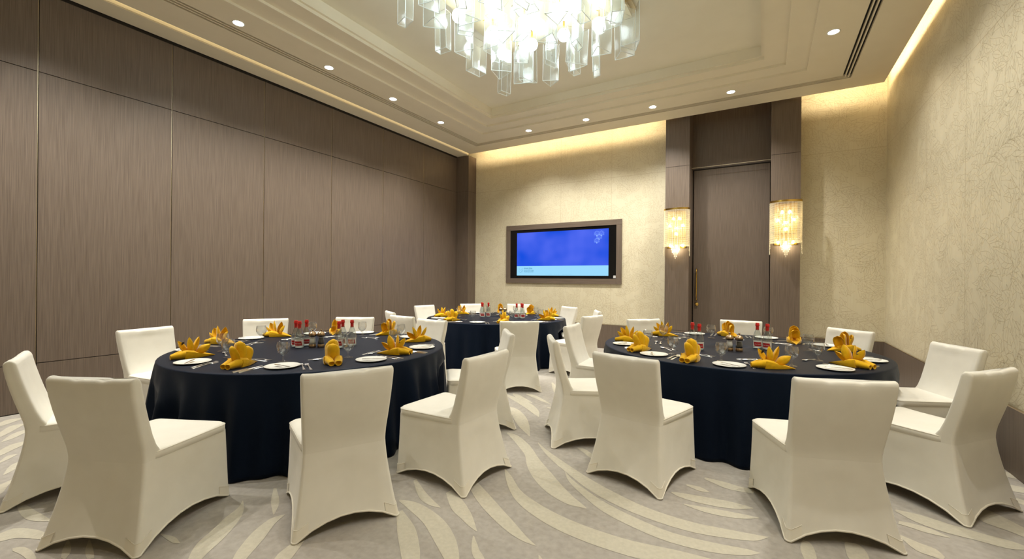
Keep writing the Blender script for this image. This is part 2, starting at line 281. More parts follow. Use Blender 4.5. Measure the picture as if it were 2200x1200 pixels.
# ------------------------------------------------------------------ room shell
f = MB(); f.box((XL, YF, -.08), (XR, YB + .5, 0))
SW = [[[-2.16,3.589,-2.17,3.619],[-2.102,3.542,-2.126,3.613],[-2.048,3.497,-2.082,3.606],[-1.997,3.453,-2.03,3.587],[-1.945,3.405,-1.97,3.55],[-1.891,3.355,-1.911,3.505],[-1.843,3.309,-1.859,3.463],[-1.808,3.276,-1.818,3.428],[-1.782,3.252,-1.779,3.39],[-1.753,3.218,-1.734,3.342],[-1.717,3.162,-1.681,3.284],[-1.67,3.087,-1.632,3.231],[-1.612,3.009,-1.588,3.187],[-1.55,2.938,-1.538,3.141],[-1.488,2.876,-1.482,3.091],[-1.43,2.823,-1.428,3.043],[-1.376,2.782,-1.379,2.996],[-1.324,2.749,-1.331,2.951],[-1.275,2.722,-1.285,2.908],[-1.225,2.7,-1.237,2.867],[-1.179,2.683,-1.191,2.828],[-1.138,2.673,-1.151,2.796],[-1.105,2.67,-1.12,2.773],[-1.079,2.673,-1.093,2.755],[-1.058,2.678,-1.067,2.739],[-1.038,2.68,-1.044,2.723],[-1.02,2.683,-1.024,2.709],[-1.003,2.686,-1.004,2.694]],[[-1.792,3.53,-1.792,3.542],[-1.751,3.482,-1.752,3.506],[-1.711,3.435,-1.713,3.472],[-1.664,3.385,-1.669,3.438],[-1.607,3.332,-1.615,3.4],[-1.546,3.277,-1.557,3.362],[-1.486,3.227,-1.498,3.325],[-1.432,3.184,-1.445,3.29],[-1.378,3.145,-1.392,3.256],[-1.319,3.102,-1.331,3.219],[-1.25,3.051,-1.262,3.177],[-1.177,2.997,-1.188,3.133],[-1.103,2.949,-1.115,3.093],[-1.031,2.909,-1.043,3.056],[-0.959,2.874,-0.971,3.022],[-0.885,2.844,-0.896,2.989],[-0.808,2.818,-0.817,2.957],[-0.728,2.796,-0.736,2.927],[-0.647,2.78,-0.654,2.905],[-0.561,2.769,-0.567,2.891],[-0.475,2.763,-0.478,2.883],[-0.397,2.763,-0.4,2.881],[-0.332,2.77,-0.335,2.885],[-0.274,2.783,-0.276,2.894],[-0.218,2.798,-0.218,2.904],[-0.157,2.816,-0.156,2.915],[-0.098,2.836,-0.095,2.926],[-0.048,2.859,-0.047,2.935],[-0.016,2.886,-0.017,2.941],[0.005,2.915,0.004,2.945],[0.025,2.943,0.025,2.95]],[[-1.342,3.112,-1.34,3.119],[-1.315,3.069,-1.311,3.088],[-1.288,3.026,-1.283,3.058],[-1.255,2.984,-1.252,3.03],[-1.219,2.946,-1.218,3.003],[-1.18,2.91,-1.181,2.976],[-1.127,2.868,-1.129,2.944],[-1.057,2.813,-1.059,2.901],[-0.977,2.755,-0.979,2.855],[-0.896,2.706,-0.9,2.816],[-0.815,2.671,-0.821,2.785],[-0.736,2.645,-0.741,2.759],[-0.661,2.625,-0.664,2.737],[-0.593,2.608,-0.595,2.719],[-0.528,2.597,-0.53,2.705],[-0.461,2.592,-0.464,2.698],[-0.388,2.594,-0.391,2.7],[-0.313,2.603,-0.315,2.709],[-0.245,2.617,-0.246,2.72],[-0.184,2.637,-0.184,2.731],[-0.129,2.661,-0.128,2.743],[-0.084,2.684,-0.083,2.752],[-0.055,2.705,-0.054,2.754],[-0.036,2.725,-0.035,2.753],[-0.017,2.745,-0.017,2.752]],[[-1.766,2.901,-1.764,2.909],[-1.734,2.854,-1.727,2.882],[-1.703,2.808,-1.692,2.856],[-1.666,2.759,-1.649,2.82],[-1.618,2.699,-1.597,2.77],[-1.561,2.633,-1.544,2.717],[-1.499,2.573,-1.494,2.675],[-1.439,2.526,-1.446,2.644],[-1.379,2.488,-1.394,2.618],[-1.316,2.455,-1.335,2.592],[-1.247,2.425,-1.268,2.566],[-1.174,2.398,-1.197,2.543],[-1.1,2.376,-1.124,2.523],[-1.025,2.36,-1.05,2.509],[-0.949,2.35,-0.974,2.498],[-0.873,2.343,-0.896,2.491],[-0.793,2.34,-0.814,2.488],[-0.711,2.341,-0.73,2.488],[-0.633,2.345,-0.651,2.493],[-0.559,2.355,-0.576,2.505],[-0.488,2.369,-0.502,2.52],[-0.425,2.38,-0.433,2.533],[-0.372,2.386,-0.375,2.541],[-0.323,2.391,-0.324,2.547],[-0.267,2.402,-0.266,2.552],[-0.196,2.424,-0.193,2.557],[-0.119,2.452,-0.114,2.563],[-0.043,2.48,-0.036,2.569]],[[-1.99,2.699,-1.975,2.74],[-1.939,2.638,-1.919,2.692],[-1.887,2.577,-1.867,2.648],[-1.83,2.518,-1.819,2.611],[-1.769,2.467,-1.769,2.579],[-1.711,2.422,-1.716,2.547],[-1.653,2.381,-1.659,2.512],[-1.593,2.342,-1.598,2.473],[-1.532,2.306,-1.537,2.434],[-1.475,2.274,-1.48,2.397],[-1.423,2.247,-1.428,2.364],[-1.373,2.222,-1.378,2.333],[-1.327,2.202,-1.332,2.304],[-1.283,2.185,-1.287,2.274],[-1.24,2.172,-1.245,2.245],[-1.201,2.163,-1.206,2.22],[-1.167,2.16,-1.173,2.2],[-1.137,2.16,-1.141,2.183],[-1.108,2.161,-1.109,2.167]],[[-1.917,2.364,-1.914,2.423],[-1.862,2.313,-1.857,2.395],[-1.808,2.263,-1.802,2.369],[-1.756,2.222,-1.756,2.345],[-1.71,2.195,-1.717,2.32],[-1.671,2.179,-1.678,2.293],[-1.638,2.167,-1.637,2.263],[-1.604,2.151,-1.597,2.23],[-1.57,2.135,-1.563,2.199],[-1.539,2.121,-1.534,2.171],[-1.513,2.113,-1.511,2.148],[-1.492,2.107,-1.491,2.128],[-1.471,2.103,-1.471,2.108]],[[-2.116,2.113,-2.127,2.129],[-2.065,2.097,-2.095,2.142],[-2.017,2.081,-2.061,2.155],[-1.969,2.065,-2.019,2.162],[-1.916,2.048,-1.967,2.161],[-1.863,2.03,-1.909,2.153],[-1.813,2.01,-1.848,2.14],[-1.767,1.986,-1.787,2.122],[-1.721,1.958,-1.728,2.1],[-1.678,1.932,-1.671,2.073],[-1.637,1.907,-1.616,2.041],[-1.597,1.882,-1.565,2.005],[-1.56,1.859,-1.52,1.97],[-1.525,1.837,-1.479,1.932],[-1.491,1.816,-1.443,1.895],[-1.461,1.797,-1.413,1.86],[-1.436,1.78,-1.388,1.827],[-1.412,1.763,-1.371,1.798],[-1.387,1.745,-1.355,1.772]],[[-2.242,2.384,-2.239,2.413],[-2.172,2.326,-2.166,2.369],[-2.103,2.269,-2.098,2.328],[-2.04,2.225,-2.044,2.298],[-1.988,2.198,-2.008,2.28],[-1.948,2.187,-1.976,2.265],[-1.914,2.182,-1.941,2.249],[-1.881,2.182,-1.903,2.232],[-1.852,2.187,-1.865,2.216],[-1.824,2.193,-1.827,2.2]],[[-1.461,2.053,-1.456,2.057],[-1.448,2.029,-1.436,2.039],[-1.435,2.005,-1.416,2.021],[-1.421,1.982,-1.397,2.005],[-1.405,1.96,-1.379,1.987],[-1.388,1.937,-1.362,1.972],[-1.368,1.916,-1.348,1.96],[-1.348,1.9,-1.337,1.953],[-1.33,1.89,-1.322,1.944],[-1.314,1.882,-1.303,1.931],[-1.295,1.871,-1.283,1.914],[-1.273,1.86,-1.263,1.895],[-1.251,1.849,-1.243,1.877]],[[-2.03,2.003,-2.016,2.044],[-1.969,1.947,-1.947,2.011],[-1.913,1.895,-1.879,1.98],[-1.867,1.852,-1.817,1.945],[-1.828,1.819,-1.766,1.91],[-1.793,1.79,-1.724,1.875],[-1.759,1.762,-1.686,1.842],[-1.724,1.734,-1.65,1.809],[-1.693,1.709,-1.615,1.774],[-1.667,1.689,-1.584,1.738],[-1.644,1.672,-1.562,1.704],[-1.619,1.653,-1.55,1.674],[-1.592,1.631,-1.54,1.648]],[[-1.055,2.096,-1.053,2.1],[-1.05,2.088,-1.046,2.096],[-1.045,2.079,-1.039,2.092],[-1.037,2.066,-1.028,2.083],[-1.022,2.045,-1.01,2.068],[-1.004,2.02,-0.988,2.048],[-0.986,1.996,-0.968,2.029]],[[-2.614,4.342,-2.621,4.363],[-2.538,4.255,-2.573,4.358],[-2.469,4.174,-2.522,4.351],[-2.406,4.1,-2.459,4.321],[-2.344,4.024,-2.385,4.265],[-2.28,3.948,-2.31,4.197],[-2.22,3.882,-2.239,4.122],[-2.167,3.83,-2.173,4.038],[-2.116,3.785,-2.112,3.95],[-2.068,3.745,-2.059,3.866],[-2.024,3.708,-2.013,3.788],[-1.981,3.672,-1.974,3.715],[-1.939,3.637,-1.937,3.646]],[[-2.917,4.778,-2.941,4.831],[-2.819,4.707,-2.858,4.797],[-2.725,4.639,-2.777,4.763],[-2.635,4.575,-2.698,4.73],[-2.547,4.513,-2.622,4.701],[-2.464,4.456,-2.544,4.671],[-2.391,4.403,-2.465,4.626],[-2.324,4.35,-2.384,4.562],[-2.262,4.3,-2.306,4.49],[-2.214,4.262,-2.239,4.415],[-2.186,4.243,-2.187,4.339],[-2.16,4.224,-2.153,4.272],[-2.129,4.197,-2.127,4.214]],[[-2.827,4.835,-2.849,4.889],[-2.77,4.784,-2.812,4.884],[-2.715,4.733,-2.775,4.879],[-2.654,4.691,-2.721,4.854],[-2.583,4.664,-2.638,4.798],[-2.509,4.646,-2.539,4.724],[-2.435,4.629,-2.445,4.654]],[[-2.685,4.941,-2.698,4.97],[-2.62,4.901,-2.65,4.97],[-2.556,4.863,-2.601,4.971],[-2.486,4.824,-2.532,4.946],[-2.401,4.782,-2.436,4.882],[-2.307,4.737,-2.328,4.798],[-2.217,4.694,-2.224,4.719]],[[-2.679,5.702,-2.68,5.724],[-2.63,5.605,-2.634,5.674],[-2.586,5.516,-2.585,5.619],[-2.534,5.421,-2.519,5.517],[-2.46,5.297,-2.44,5.363],[-2.372,5.155,-2.359,5.191],[-2.288,5.02,-2.284,5.031]],[[-2.201,4.561,-2.211,4.585],[-2.172,4.553,-2.185,4.585],[-2.143,4.544,-2.16,4.585],[-2.117,4.539,-2.136,4.586],[-2.094,4.537,-2.116,4.59],[-2.074,4.539,-2.098,4.594],[-2.055,4.54,-2.079,4.599]],[[-1.438,3.609,-1.442,3.627],[-1.405,3.583,-1.415,3.627],[-1.375,3.558,-1.387,3.627],[-1.338,3.529,-1.348,3.61],[-1.287,3.486,-1.292,3.565],[-1.227,3.438,-1.232,3.508],[-1.173,3.402,-1.179,3.463],[-1.132,3.387,-1.139,3.437],[-1.097,3.384,-1.103,3.418],[-1.064,3.381,-1.067,3.4]],[[-0.564,3.203,-0.565,3.216],[-0.549,3.191,-0.55,3.221],[-0.534,3.179,-0.536,3.227],[-0.511,3.169,-0.515,3.232],[-0.479,3.161,-0.483,3.239],[-0.44,3.156,-0.444,3.246],[-0.399,3.153,-0.403,3.253],[-0.355,3.155,-0.359,3.261],[-0.311,3.159,-0.313,3.269],[-0.267,3.165,-0.269,3.276],[-0.227,3.174,-0.227,3.281],[-0.187,3.186,-0.187,3.284],[-0.151,3.2,-0.15,3.285],[-0.119,3.219,-0.118,3.283],[-0.089,3.241,-0.089,3.278],[-0.06,3.264,-0.06,3.273]],[[-0.462,3.078,-0.462,3.088],[-0.42,3.066,-0.42,3.097],[-0.378,3.054,-0.379,3.107],[-0.334,3.047,-0.335,3.116],[-0.285,3.048,-0.286,3.124],[-0.235,3.053,-0.235,3.133],[-0.191,3.061,-0.19,3.14],[-0.156,3.071,-0.155,3.145],[-0.126,3.083,-0.125,3.149],[-0.098,3.097,-0.098,3.153],[-0.072,3.113,-0.072,3.155],[-0.048,3.132,-0.047,3.157],[-0.024,3.15,-0.023,3.159]],[[-0.491,3.373,-0.492,3.395],[-0.459,3.358,-0.46,3.4],[-0.428,3.343,-0.429,3.404],[-0.4,3.334,-0.4,3.402],[-0.376,3.334,-0.375,3.391],[-0.354,3.341,-0.354,3.374],[-0.333,3.347,-0.333,3.357]],[[-0.39,3.555,-0.39,3.586],[-0.342,3.528,-0.341,3.586],[-0.295,3.501,-0.292,3.586],[-0.253,3.482,-0.249,3.584],[-0.218,3.474,-0.214,3.577],[-0.186,3.474,-0.183,3.568],[-0.155,3.476,-0.152,3.562],[-0.123,3.482,-0.121,3.562],[-0.092,3.49,-0.09,3.566],[-0.062,3.498,-0.059,3.569]],[[-3.013,1.573,-3.008,1.574],[-2.983,1.547,-2.96,1.552],[-2.956,1.523,-2.911,1.528],[-2.938,1.5,-2.861,1.497],[-2.924,1.475,-2.816,1.462],[-2.91,1.445,-2.778,1.426],[-2.892,1.41,-2.744,1.389],[-2.866,1.372,-2.712,1.35],[-2.838,1.331,-2.682,1.31],[-2.811,1.294,-2.656,1.272],[-2.789,1.259,-2.634,1.236],[-2.768,1.224,-2.616,1.204],[-2.743,1.19,-2.6,1.177],[-2.715,1.161,-2.585,1.155],[-2.685,1.137,-2.57,1.135],[-2.657,1.116,-2.556,1.116],[-2.627,1.097,-2.547,1.099],[-2.597,1.082,-2.541,1.084],[-2.569,1.067,-2.534,1.068]],[[-2.612,1.62,-2.605,1.617],[-2.625,1.597,-2.592,1.585],[-2.637,1.574,-2.578,1.555],[-2.64,1.543,-2.559,1.522],[-2.63,1.502,-2.529,1.483],[-2.612,1.458,-2.494,1.439],[-2.592,1.418,-2.463,1.399],[-2.57,1.382,-2.44,1.364],[-2.546,1.348,-2.42,1.334],[-2.521,1.317,-2.403,1.306],[-2.499,1.289,-2.385,1.28],[-2.477,1.264,-2.369,1.257],[-2.455,1.241,-2.356,1.235],[-2.43,1.221,-2.349,1.216],[-2.405,1.202,-2.347,1.199],[-2.38,1.183,-2.344,1.181]],[[-3.006,1.78,-2.99,1.791],[-2.946,1.737,-2.917,1.756],[-2.89,1.697,-2.847,1.723],[-2.837,1.662,-2.784,1.688],[-2.783,1.633,-2.736,1.652],[-2.727,1.607,-2.7,1.617],[-2.672,1.581,-2.665,1.583]],[[-2.323,1.604,-2.308,1.6],[-2.326,1.59,-2.298,1.581],[-2.33,1.575,-2.287,1.563],[-2.327,1.552,-2.273,1.541],[-2.317,1.52,-2.25,1.509],[-2.302,1.484,-2.224,1.471],[-2.29,1.451,-2.201,1.435],[-2.282,1.422,-2.181,1.403],[-2.275,1.394,-2.165,1.373],[-2.266,1.368,-2.154,1.347],[-2.252,1.346,-2.152,1.327],[-2.236,1.326,-2.156,1.31],[-2.22,1.306,-2.159,1.295]],[[-3.017,1.119,-3.027,1.125],[-2.964,1.118,-2.992,1.135],[-2.912,1.118,-2.957,1.145],[-2.872,1.119,-2.923,1.151],[-2.85,1.124,-2.889,1.151],[-2.837,1.132,-2.858,1.146],[-2.824,1.139,-2.828,1.142]],[[-4.269,0.793,-4.276,0.806],[-4.229,0.785,-4.239,0.806],[-4.184,0.777,-4.209,0.807],[-4.128,0.77,-4.18,0.809],[-4.064,0.764,-4.141,0.812],[-3.993,0.76,-4.101,0.815],[-3.924,0.762,-4.069,0.818],[-3.872,0.77,-4.031,0.821],[-3.838,0.782,-3.981,0.824],[-3.81,0.794,-3.926,0.829],[-3.784,0.809,-3.868,0.833],[-3.762,0.824,-3.808,0.838],[-3.74,0.84,-3.748,0.843]],[[-3.734,0.602,-3.797,0.609],[-3.722,0.61,-3.803,0.619],[-3.709,0.618,-3.809,0.628],[-3.698,0.629,-3.814,0.64],[-3.691,0.644,-3.821,0.657],[-3.685,0.661,-3.827,0.677],[-3.676,0.676,-3.824,0.697],[-3.659,0.689,-3.806,0.714],[-3.638,0.701,-3.78,0.729],[-3.614,0.713,-3.749,0.743],[-3.587,0.725,-3.717,0.756],[-3.559,0.737,-3.68,0.768],[-3.532,0.749,-3.636,0.778],[-3.506,0.762,-3.582,0.785],[-3.479,0.776,-3.524,0.79],[-3.452,0.789,-3.467,0.795]],[[-3.518,0.639,-3.552,0.646],[-3.485,0.645,-3.544,0.658],[-3.455,0.65,-3.536,0.669],[-3.428,0.654,-3.517,0.68],[-3.405,0.656,-3.488,0.687],[-3.381,0.657,-3.454,0.692],[-3.36,0.658,-3.417,0.694],[-3.342,0.66,-3.378,0.693],[-3.32,0.661,-3.343,0.69],[-3.294,0.662,-3.313,0.687]],[[-3.404,0.827,-3.395,0.83],[-3.372,0.812,-3.347,0.823],[-3.343,0.799,-3.298,0.815],[-3.317,0.787,-3.251,0.803],[-3.287,0.777,-3.218,0.789],[-3.25,0.766,-3.195,0.774],[-3.213,0.755,-3.175,0.761]],[[-3.303,0.888,-3.296,0.892],[-3.262,0.871,-3.242,0.883],[-3.221,0.855,-3.191,0.874],[-3.18,0.841,-3.149,0.866],[-3.141,0.832,-3.119,0.86],[-3.108,0.827,-3.091,0.853],[-3.077,0.823,-3.061,0.845]],[[-6.565,1.068,-6.615,1.074],[-6.55,1.077,-6.638,1.089],[-6.535,1.087,-6.661,1.103],[-6.528,1.1,-6.684,1.119],[-6.534,1.118,-6.712,1.14],[-6.548,1.14,-6.74,1.164],[-6.566,1.162,-6.759,1.188],[-6.588,1.187,-6.759,1.212],[-6.615,1.215,-6.749,1.235],[-6.638,1.239,-6.737,1.254],[-6.654,1.256,-6.727,1.268],[-6.666,1.27,-6.716,1.278],[-6.678,1.284,-6.705,1.289]],[[-6.114,0.995,-6.156,1.0],[-6.101,1.004,-6.186,1.014],[-6.088,1.013,-6.215,1.027],[-6.094,1.03,-6.253,1.045],[-6.127,1.058,-6.315,1.075],[-6.175,1.092,-6.392,1.112],[-6.223,1.123,-6.451,1.149],[-6.268,1.152,-6.467,1.177],[-6.316,1.18,-6.457,1.2],[-6.358,1.206,-6.448,1.219],[-6.388,1.226,-6.45,1.234],[-6.411,1.241,-6.454,1.247],[-6.434,1.257,-6.459,1.26]],[[-5.893,1.0,-5.913,1.002],[-5.903,1.022,-5.972,1.029],[-5.913,1.045,-6.033,1.057],[-5.931,1.069,-6.085,1.086],[-5.961,1.097,-6.125,1.116],[-6.0,1.128,-6.156,1.147],[-6.038,1.157,-6.175,1.175],[-6.071,1.181,-6.179,1.196],[-6.103,1.204,-6.172,1.214],[-6.136,1.227,-6.164,1.231]],[[-5.487,0.887,-5.522,0.89],[-5.476,0.898,-5.554,0.906],[-5.465,0.909,-5.586,0.921],[-5.467,0.926,-5.619,0.939],[-5.487,0.949,-5.659,0.964],[-5.519,0.976,-5.701,0.993],[-5.551,1.002,-5.735,1.023],[-5.579,1.03,-5.752,1.051],[-5.608,1.058,-5.757,1.077],[-5.635,1.084,-5.755,1.1],[-5.657,1.104,-5.748,1.117],[-5.677,1.121,-5.735,1.13],[-5.697,1.139,-5.721,1.143]],[[-5.23,0.86,-5.253,0.862],[-5.235,0.867,-5.265,0.87],[-5.24,0.875,-5.277,0.878],[-5.25,0.886,-5.296,0.889],[-5.265,0.902,-5.332,0.907],[-5.285,0.922,-5.377,0.929],[-5.306,0.942,-5.409,0.952],[-5.328,0.96,-5.414,0.97],[-5.354,0.98,-5.404,0.987],[-5.38,1.001,-5.393,1.003]],[[-4.909,0.845,-4.928,0.846],[-4.925,0.864,-4.987,0.866],[-4.941,0.882,-5.048,0.886],[-4.96,0.899,-5.1,0.908],[-4.984,0.917,-5.131,0.928],[-5.014,0.936,-5.148,0.947],[-5.049,0.956,-5.161,0.966],[-5.087,0.977,-5.174,0.985],[-5.13,0.999,-5.184,1.003],[-5.174,1.021,-5.193,1.022]],[[-4.511,0.746,-4.563,0.746],[-4.511,0.756,-4.605,0.755],[-4.51,0.765,-4.649,0.765],[-4.519,0.774,-4.687,0.777],[-4.551,0.788,-4.708,0.792],[-4.596,0.804,-4.719,0.808],[-4.638,0.82,-4.729,0.824],[-4.669,0.834,-4.74,0.838],[-4.697,0.847,-4.748,0.851],[-4.725,0.861,-4.757,0.863]],[[0.745,3.72,0.753,3.747],[0.77,3.684,0.791,3.748],[0.795,3.648,0.828,3.75],[0.825,3.618,0.867,3.746],[0.863,3.594,0.91,3.732],[0.905,3.574,0.953,3.714],[0.948,3.56,0.996,3.697],[0.991,3.554,1.037,3.686],[1.033,3.552,1.078,3.676],[1.075,3.549,1.119,3.667],[1.115,3.542,1.161,3.659],[1.155,3.534,1.202,3.653],[1.192,3.532,1.237,3.646],[1.225,3.541,1.263,3.636],[1.256,3.557,1.283,3.625],[1.286,3.573,1.304,3.615]],[[0.722,3.532,0.734,3.578],[0.734,3.531,0.747,3.582],[0.745,3.529,0.761,3.585],[0.762,3.525,0.78,3.586],[0.786,3.516,0.807,3.584],[0.815,3.505,0.839,3.58],[0.846,3.497,0.87,3.57],[0.878,3.496,0.898,3.553],[0.912,3.497,0.924,3.532],[0.946,3.499,0.95,3.51]],[[0.691,3.361,0.701,3.387],[0.706,3.316,0.727,3.369],[0.721,3.271,0.753,3.352],[0.738,3.237,0.776,3.338],[0.759,3.221,0.797,3.33],[0.781,3.216,0.818,3.323],[0.799,3.212,0.837,3.311],[0.812,3.207,0.847,3.29],[0.824,3.202,0.853,3.265],[0.837,3.196,0.858,3.241]],[[1.203,4.0,1.218,4.033],[1.195,3.949,1.238,4.044],[1.187,3.898,1.258,4.055],[1.187,3.858,1.275,4.061],[1.197,3.835,1.288,4.053],[1.213,3.825,1.301,4.036],[1.229,3.816,1.314,4.016],[1.245,3.805,1.326,3.994],[1.262,3.796,1.338,3.97],[1.28,3.784,1.351,3.944],[1.299,3.769,1.366,3.916],[1.319,3.752,1.381,3.887],[1.339,3.736,1.396,3.858]],[[1.578,4.941,1.588,4.967],[1.575,4.911,1.601,4.976],[1.572,4.881,1.614,4.985],[1.576,4.857,1.627,4.989],[1.587,4.842,1.641,4.983],[1.604,4.832,1.657,4.971],[1.627,4.827,1.677,4.957],[1.66,4.827,1.705,4.943],[1.699,4.831,1.737,4.927],[1.738,4.836,1.768,4.912]],[[1.515,4.641,1.524,4.665],[1.523,4.598,1.55,4.664],[1.531,4.555,1.575,4.665],[1.545,4.526,1.6,4.663],[1.57,4.52,1.624,4.659],[1.6,4.526,1.649,4.653],[1.629,4.533,1.674,4.647]],[[1.453,4.393,1.463,4.412],[1.447,4.371,1.47,4.419],[1.442,4.346,1.477,4.429],[1.448,4.325,1.49,4.428],[1.471,4.307,1.514,4.411],[1.504,4.292,1.543,4.383],[1.537,4.277,1.571,4.357]],[[0.192,3.004,0.201,3.02],[0.186,2.971,0.214,3.017],[0.181,2.94,0.226,3.013],[0.179,2.908,0.236,2.997],[0.182,2.871,0.244,2.965],[0.188,2.835,0.249,2.921],[0.194,2.804,0.251,2.872],[0.2,2.777,0.247,2.822],[0.207,2.747,0.239,2.776],[0.213,2.717,0.231,2.733]],[[0.401,3.107,0.41,3.128],[0.398,3.056,0.432,3.132],[0.396,3.007,0.453,3.135],[0.397,2.967,0.47,3.131],[0.404,2.94,0.482,3.115],[0.413,2.921,0.49,3.09],[0.422,2.908,0.496,3.058],[0.432,2.899,0.497,3.021],[0.443,2.891,0.495,2.983],[0.455,2.881,0.492,2.947]]]
for n_, s_ in enumerate(SW):
    v = []; zz = .0013 + n_ * .00001
    for r_ in s_: v += [(r_[0], r_[1], zz), (r_[2], r_[3], zz)]
    f.add(v, [(2 * i, 2 * i + 1, 2 * i + 3, 2 * i + 2) for i in range(len(s_) - 1)], 1)
rg = random.Random(3)
for k in range(46):                                   # the same drawing carried on where chairs and tables hide it or behind the viewpoint
    if k < 26: cx, cy = rg.uniform(-6, 1.2), rg.uniform(-2.3, .4)
    else: cx, cy = rg.uniform(-6.2, -3.6), rg.uniform(4.6, 8.6)
    a = rg.uniform(-.5, 1.2); L = rg.uniform(.6, 1.5); W = rg.uniform(.03, .07); kk = rg.uniform(-.3, .3); v = []
    for i in range(17):
        t = i / 16; px = L * (t - .5); py = kk * L * 4 * t * (1 - t); hw_ = W * sin(PI * t) ** .8
        for sg in (1, -1): v.append((cx + px * cos(a) - (py + sg * hw_) * sin(a), cy + px * sin(a) + (py + sg * hw_) * cos(a), .0007 + k * .00001))
    if all(XL < p[0] < XR for p in v): f.add(v, [(2 * i, 2 * i + 1, 2 * i + 3, 2 * i + 2) for i in range(16)], 1)
struct(f.build('floor', [M['carpet'], M['swirl']]))

# wooden partition wall: flush panels, dark horizontal joints, slim metal strips on the upright joints
wl = MB(); wl.box((XL - .1, YF, 0), (XL - .012, YB + .2, ZT), 1)
ys = [8.881 - 1.2435 * i for i in range(0, 10)] + [YF]
zs = [.0, KICK, SEAM, 4.635]
for a, b in zip(ys[1:], ys[:-1]):
    for c, d in zip(zs[:-1], zs[1:]): wl.box((XL - .012, a + .006, c + (.012 if c == 0 else .004)), (XL, b - .006, d - .004), 0)
for y in ys[1:-1]:
    wl.box((XL - .011, y - .005, .01), (XL - .001, y - .001, 4.635), 2)
struct(wl.build('wall_left', [M['wood'], M['seam'], M['strip']]))
# corner pier
pc = MB(); pc.box((XL - .01, 8.885, .0), (-6.56, YB + .1, KICK - .003)); pc.box((XL - .01, 8.885, KICK + .003), (-6.56, YB + .1, SEAM - .003)); pc.box((XL - .01, 8.885, SEAM + .003), (-6.56, YB + .1, 4.66))
pc.box((XL - .01, 8.89, .0), (-6.565, YB + .1, 4.65), 1)
struct(pc.build('trim_1', [M['wood'], M['seam']]))
# papered walls
TV = (-5.60, -2.685, 1.415, 2.83)
bw = [-6.56 + 1.2115 * i for i in range(1, 4)]
paper_wall('wall_back', lambda u, v, o: (u, YB - o, v), -6.937, XR, .0, ZT, bw + [], SEAM, [(-1.73, .505, 0, ZT), (TV[0] + .06, TV[1] - .06, TV[2] + .06, TV[3] - .06)], -6.56)
paper_wall('wall_right', lambda u, v, o: (XR - o, -u, v), -YB, 2.6, .0, ZT, [-8.39 + 1.217 * i for i in range(0, 9)], SEAM, (), -8.39)
wf = MB(); wf.box((XL - .1, YF - .1, 0), (XR + .1, YF, ZT)); struct(wf.build('wall_front', M['paper']))
bk = MB(); bk.box((XR + .002, YF, 0), (XR + .1, YB + .2, ZT + .1)); struct(bk.build('wall_right_core', M['seam']))
# low wooden boards with a slim brass edge on top
def board(name, a, b):
    mb = MB(); mb.box(a, (b[0], b[1], KICK - .008), 0); mb.box((a[0], a[1], KICK - .008), b, 1); return struct(mb.build(name, [M['wood'], M['strip']]))
board('baseboard_back', (-6.56, YB - .022, 0), (-1.735, YB - .001, KICK)); board('baseboard_back.001', (.511, YB - .022, 0), (XR, YB - .001, KICK))
board('baseboard_right', (XR - .022, YF, 0), (XR - .001, YB - .022, KICK))

# ------------------------------------------------------------------ door bay
def pier(x0, x1, nm):
    mb = MB()
    for c, d in ((0, KICK - .003), (KICK + .003, SEAM - .003), (SEAM + .003, ZT)): mb.box((x0, 8.92, c), (x1, 9.5, d))
    mb.box((x0 + .004, 8.925, 0), (x1 - .004, 9.49, ZT), 1); return struct(mb.build(nm, [M['wood'], M['seam']]))
pier(-1.734, -1.290, 'trim_2'); pier(.067, .509, 'trim_3')
mb = MB(); mb.box((-1.29, 9.385, 3.755), (.067, 9.5, ZT)); mb.box((-1.29, 9.38, 3.74), (.067, 9.5, 3.7555), 1); struct(mb.build('trim_4', [M['wood'], M['seam']]))
mb = MB(); mb.box((-1.29, 9.46, 0), (.067, 9.5, 3.755)); struct(mb.build('wall_back_recess', M['seam']))
dr = MB(); dr.box((-1.268, 9.395, .008), (.055, 9.45, 3.735)); door = struct(dr.build('door_1', M['wood']))
h = MB(); h.tube([(-1.2, 9.395, 1.73), (-1.2, 9.335, 1.745), (-1.2, 9.325, 1.70)] + [(-1.2, 9.325, 1.70 - .05 * i) for i in range(1, 11)] + [(-1.2, 9.325, 1.15), (-1.2, 9.335, 1.115), (-1.2, 9.395, 1.13)], .0115, 10)
h.build('door_handle', M['brass'], door, True)
h = MB(); h.lathe([(.0001, .03), (.018, .03), (.022, .024), (.032, .02), (.035, 0)], 20); ho = h.build('lock', M['brass'], door, auto=40); ho.rotation_euler = (R(90), 0, 0); ho.location = (-1.198, 9.395, 1.035)

# ------------------------------------------------------------------ ceiling
cl = MB()
cl.box((XL - .1, YF - .1, ZT), (XR + .1, YB + .6, ZT + .08), 0)         # slab over everything
YC = 3.3
def rect_ring(o, i, z0, z1, mi=0):
    (a, b, c, d), (e, g, h_, k) = o, i                                   # x0,x1,y0,y1
    for r_ in ((a, b, k, d), (a, b, c, h_), (a, e, h_, k), (g, b, h_, k)): cl.box((r_[0], r_[2], z0), (r_[1], r_[3], z1), mi)
def rc(x0, x1, y1): return (x0, x1, 2 * YC - y1, y1)
O0 = rc(-6.475, 1.59, 8.83); S0 = rc(-5.985, 1.118, 8.385); S1 = rc(-5.825, .988, 8.245)
T3_, T2_, T1_ = rc(-5.371, .504, 7.783), rc(-5.085, .23, 7.51), rc(-4.80, -.044, 7.25)
rect_ring(O0, S0, ZC, ZC + .10); rect_ring(S1, T3_, ZC, ZC + .10); rect_ring(T3_, T2_, ZC + .032, ZC + .10); rect_ring(T2_, T1_, ZC + .066, ZC + .12)
rect_ring(rc(-4.80, -.044, 7.25), rc(-4.765, -.079, 7.215), ZC + .11, 4.95); 
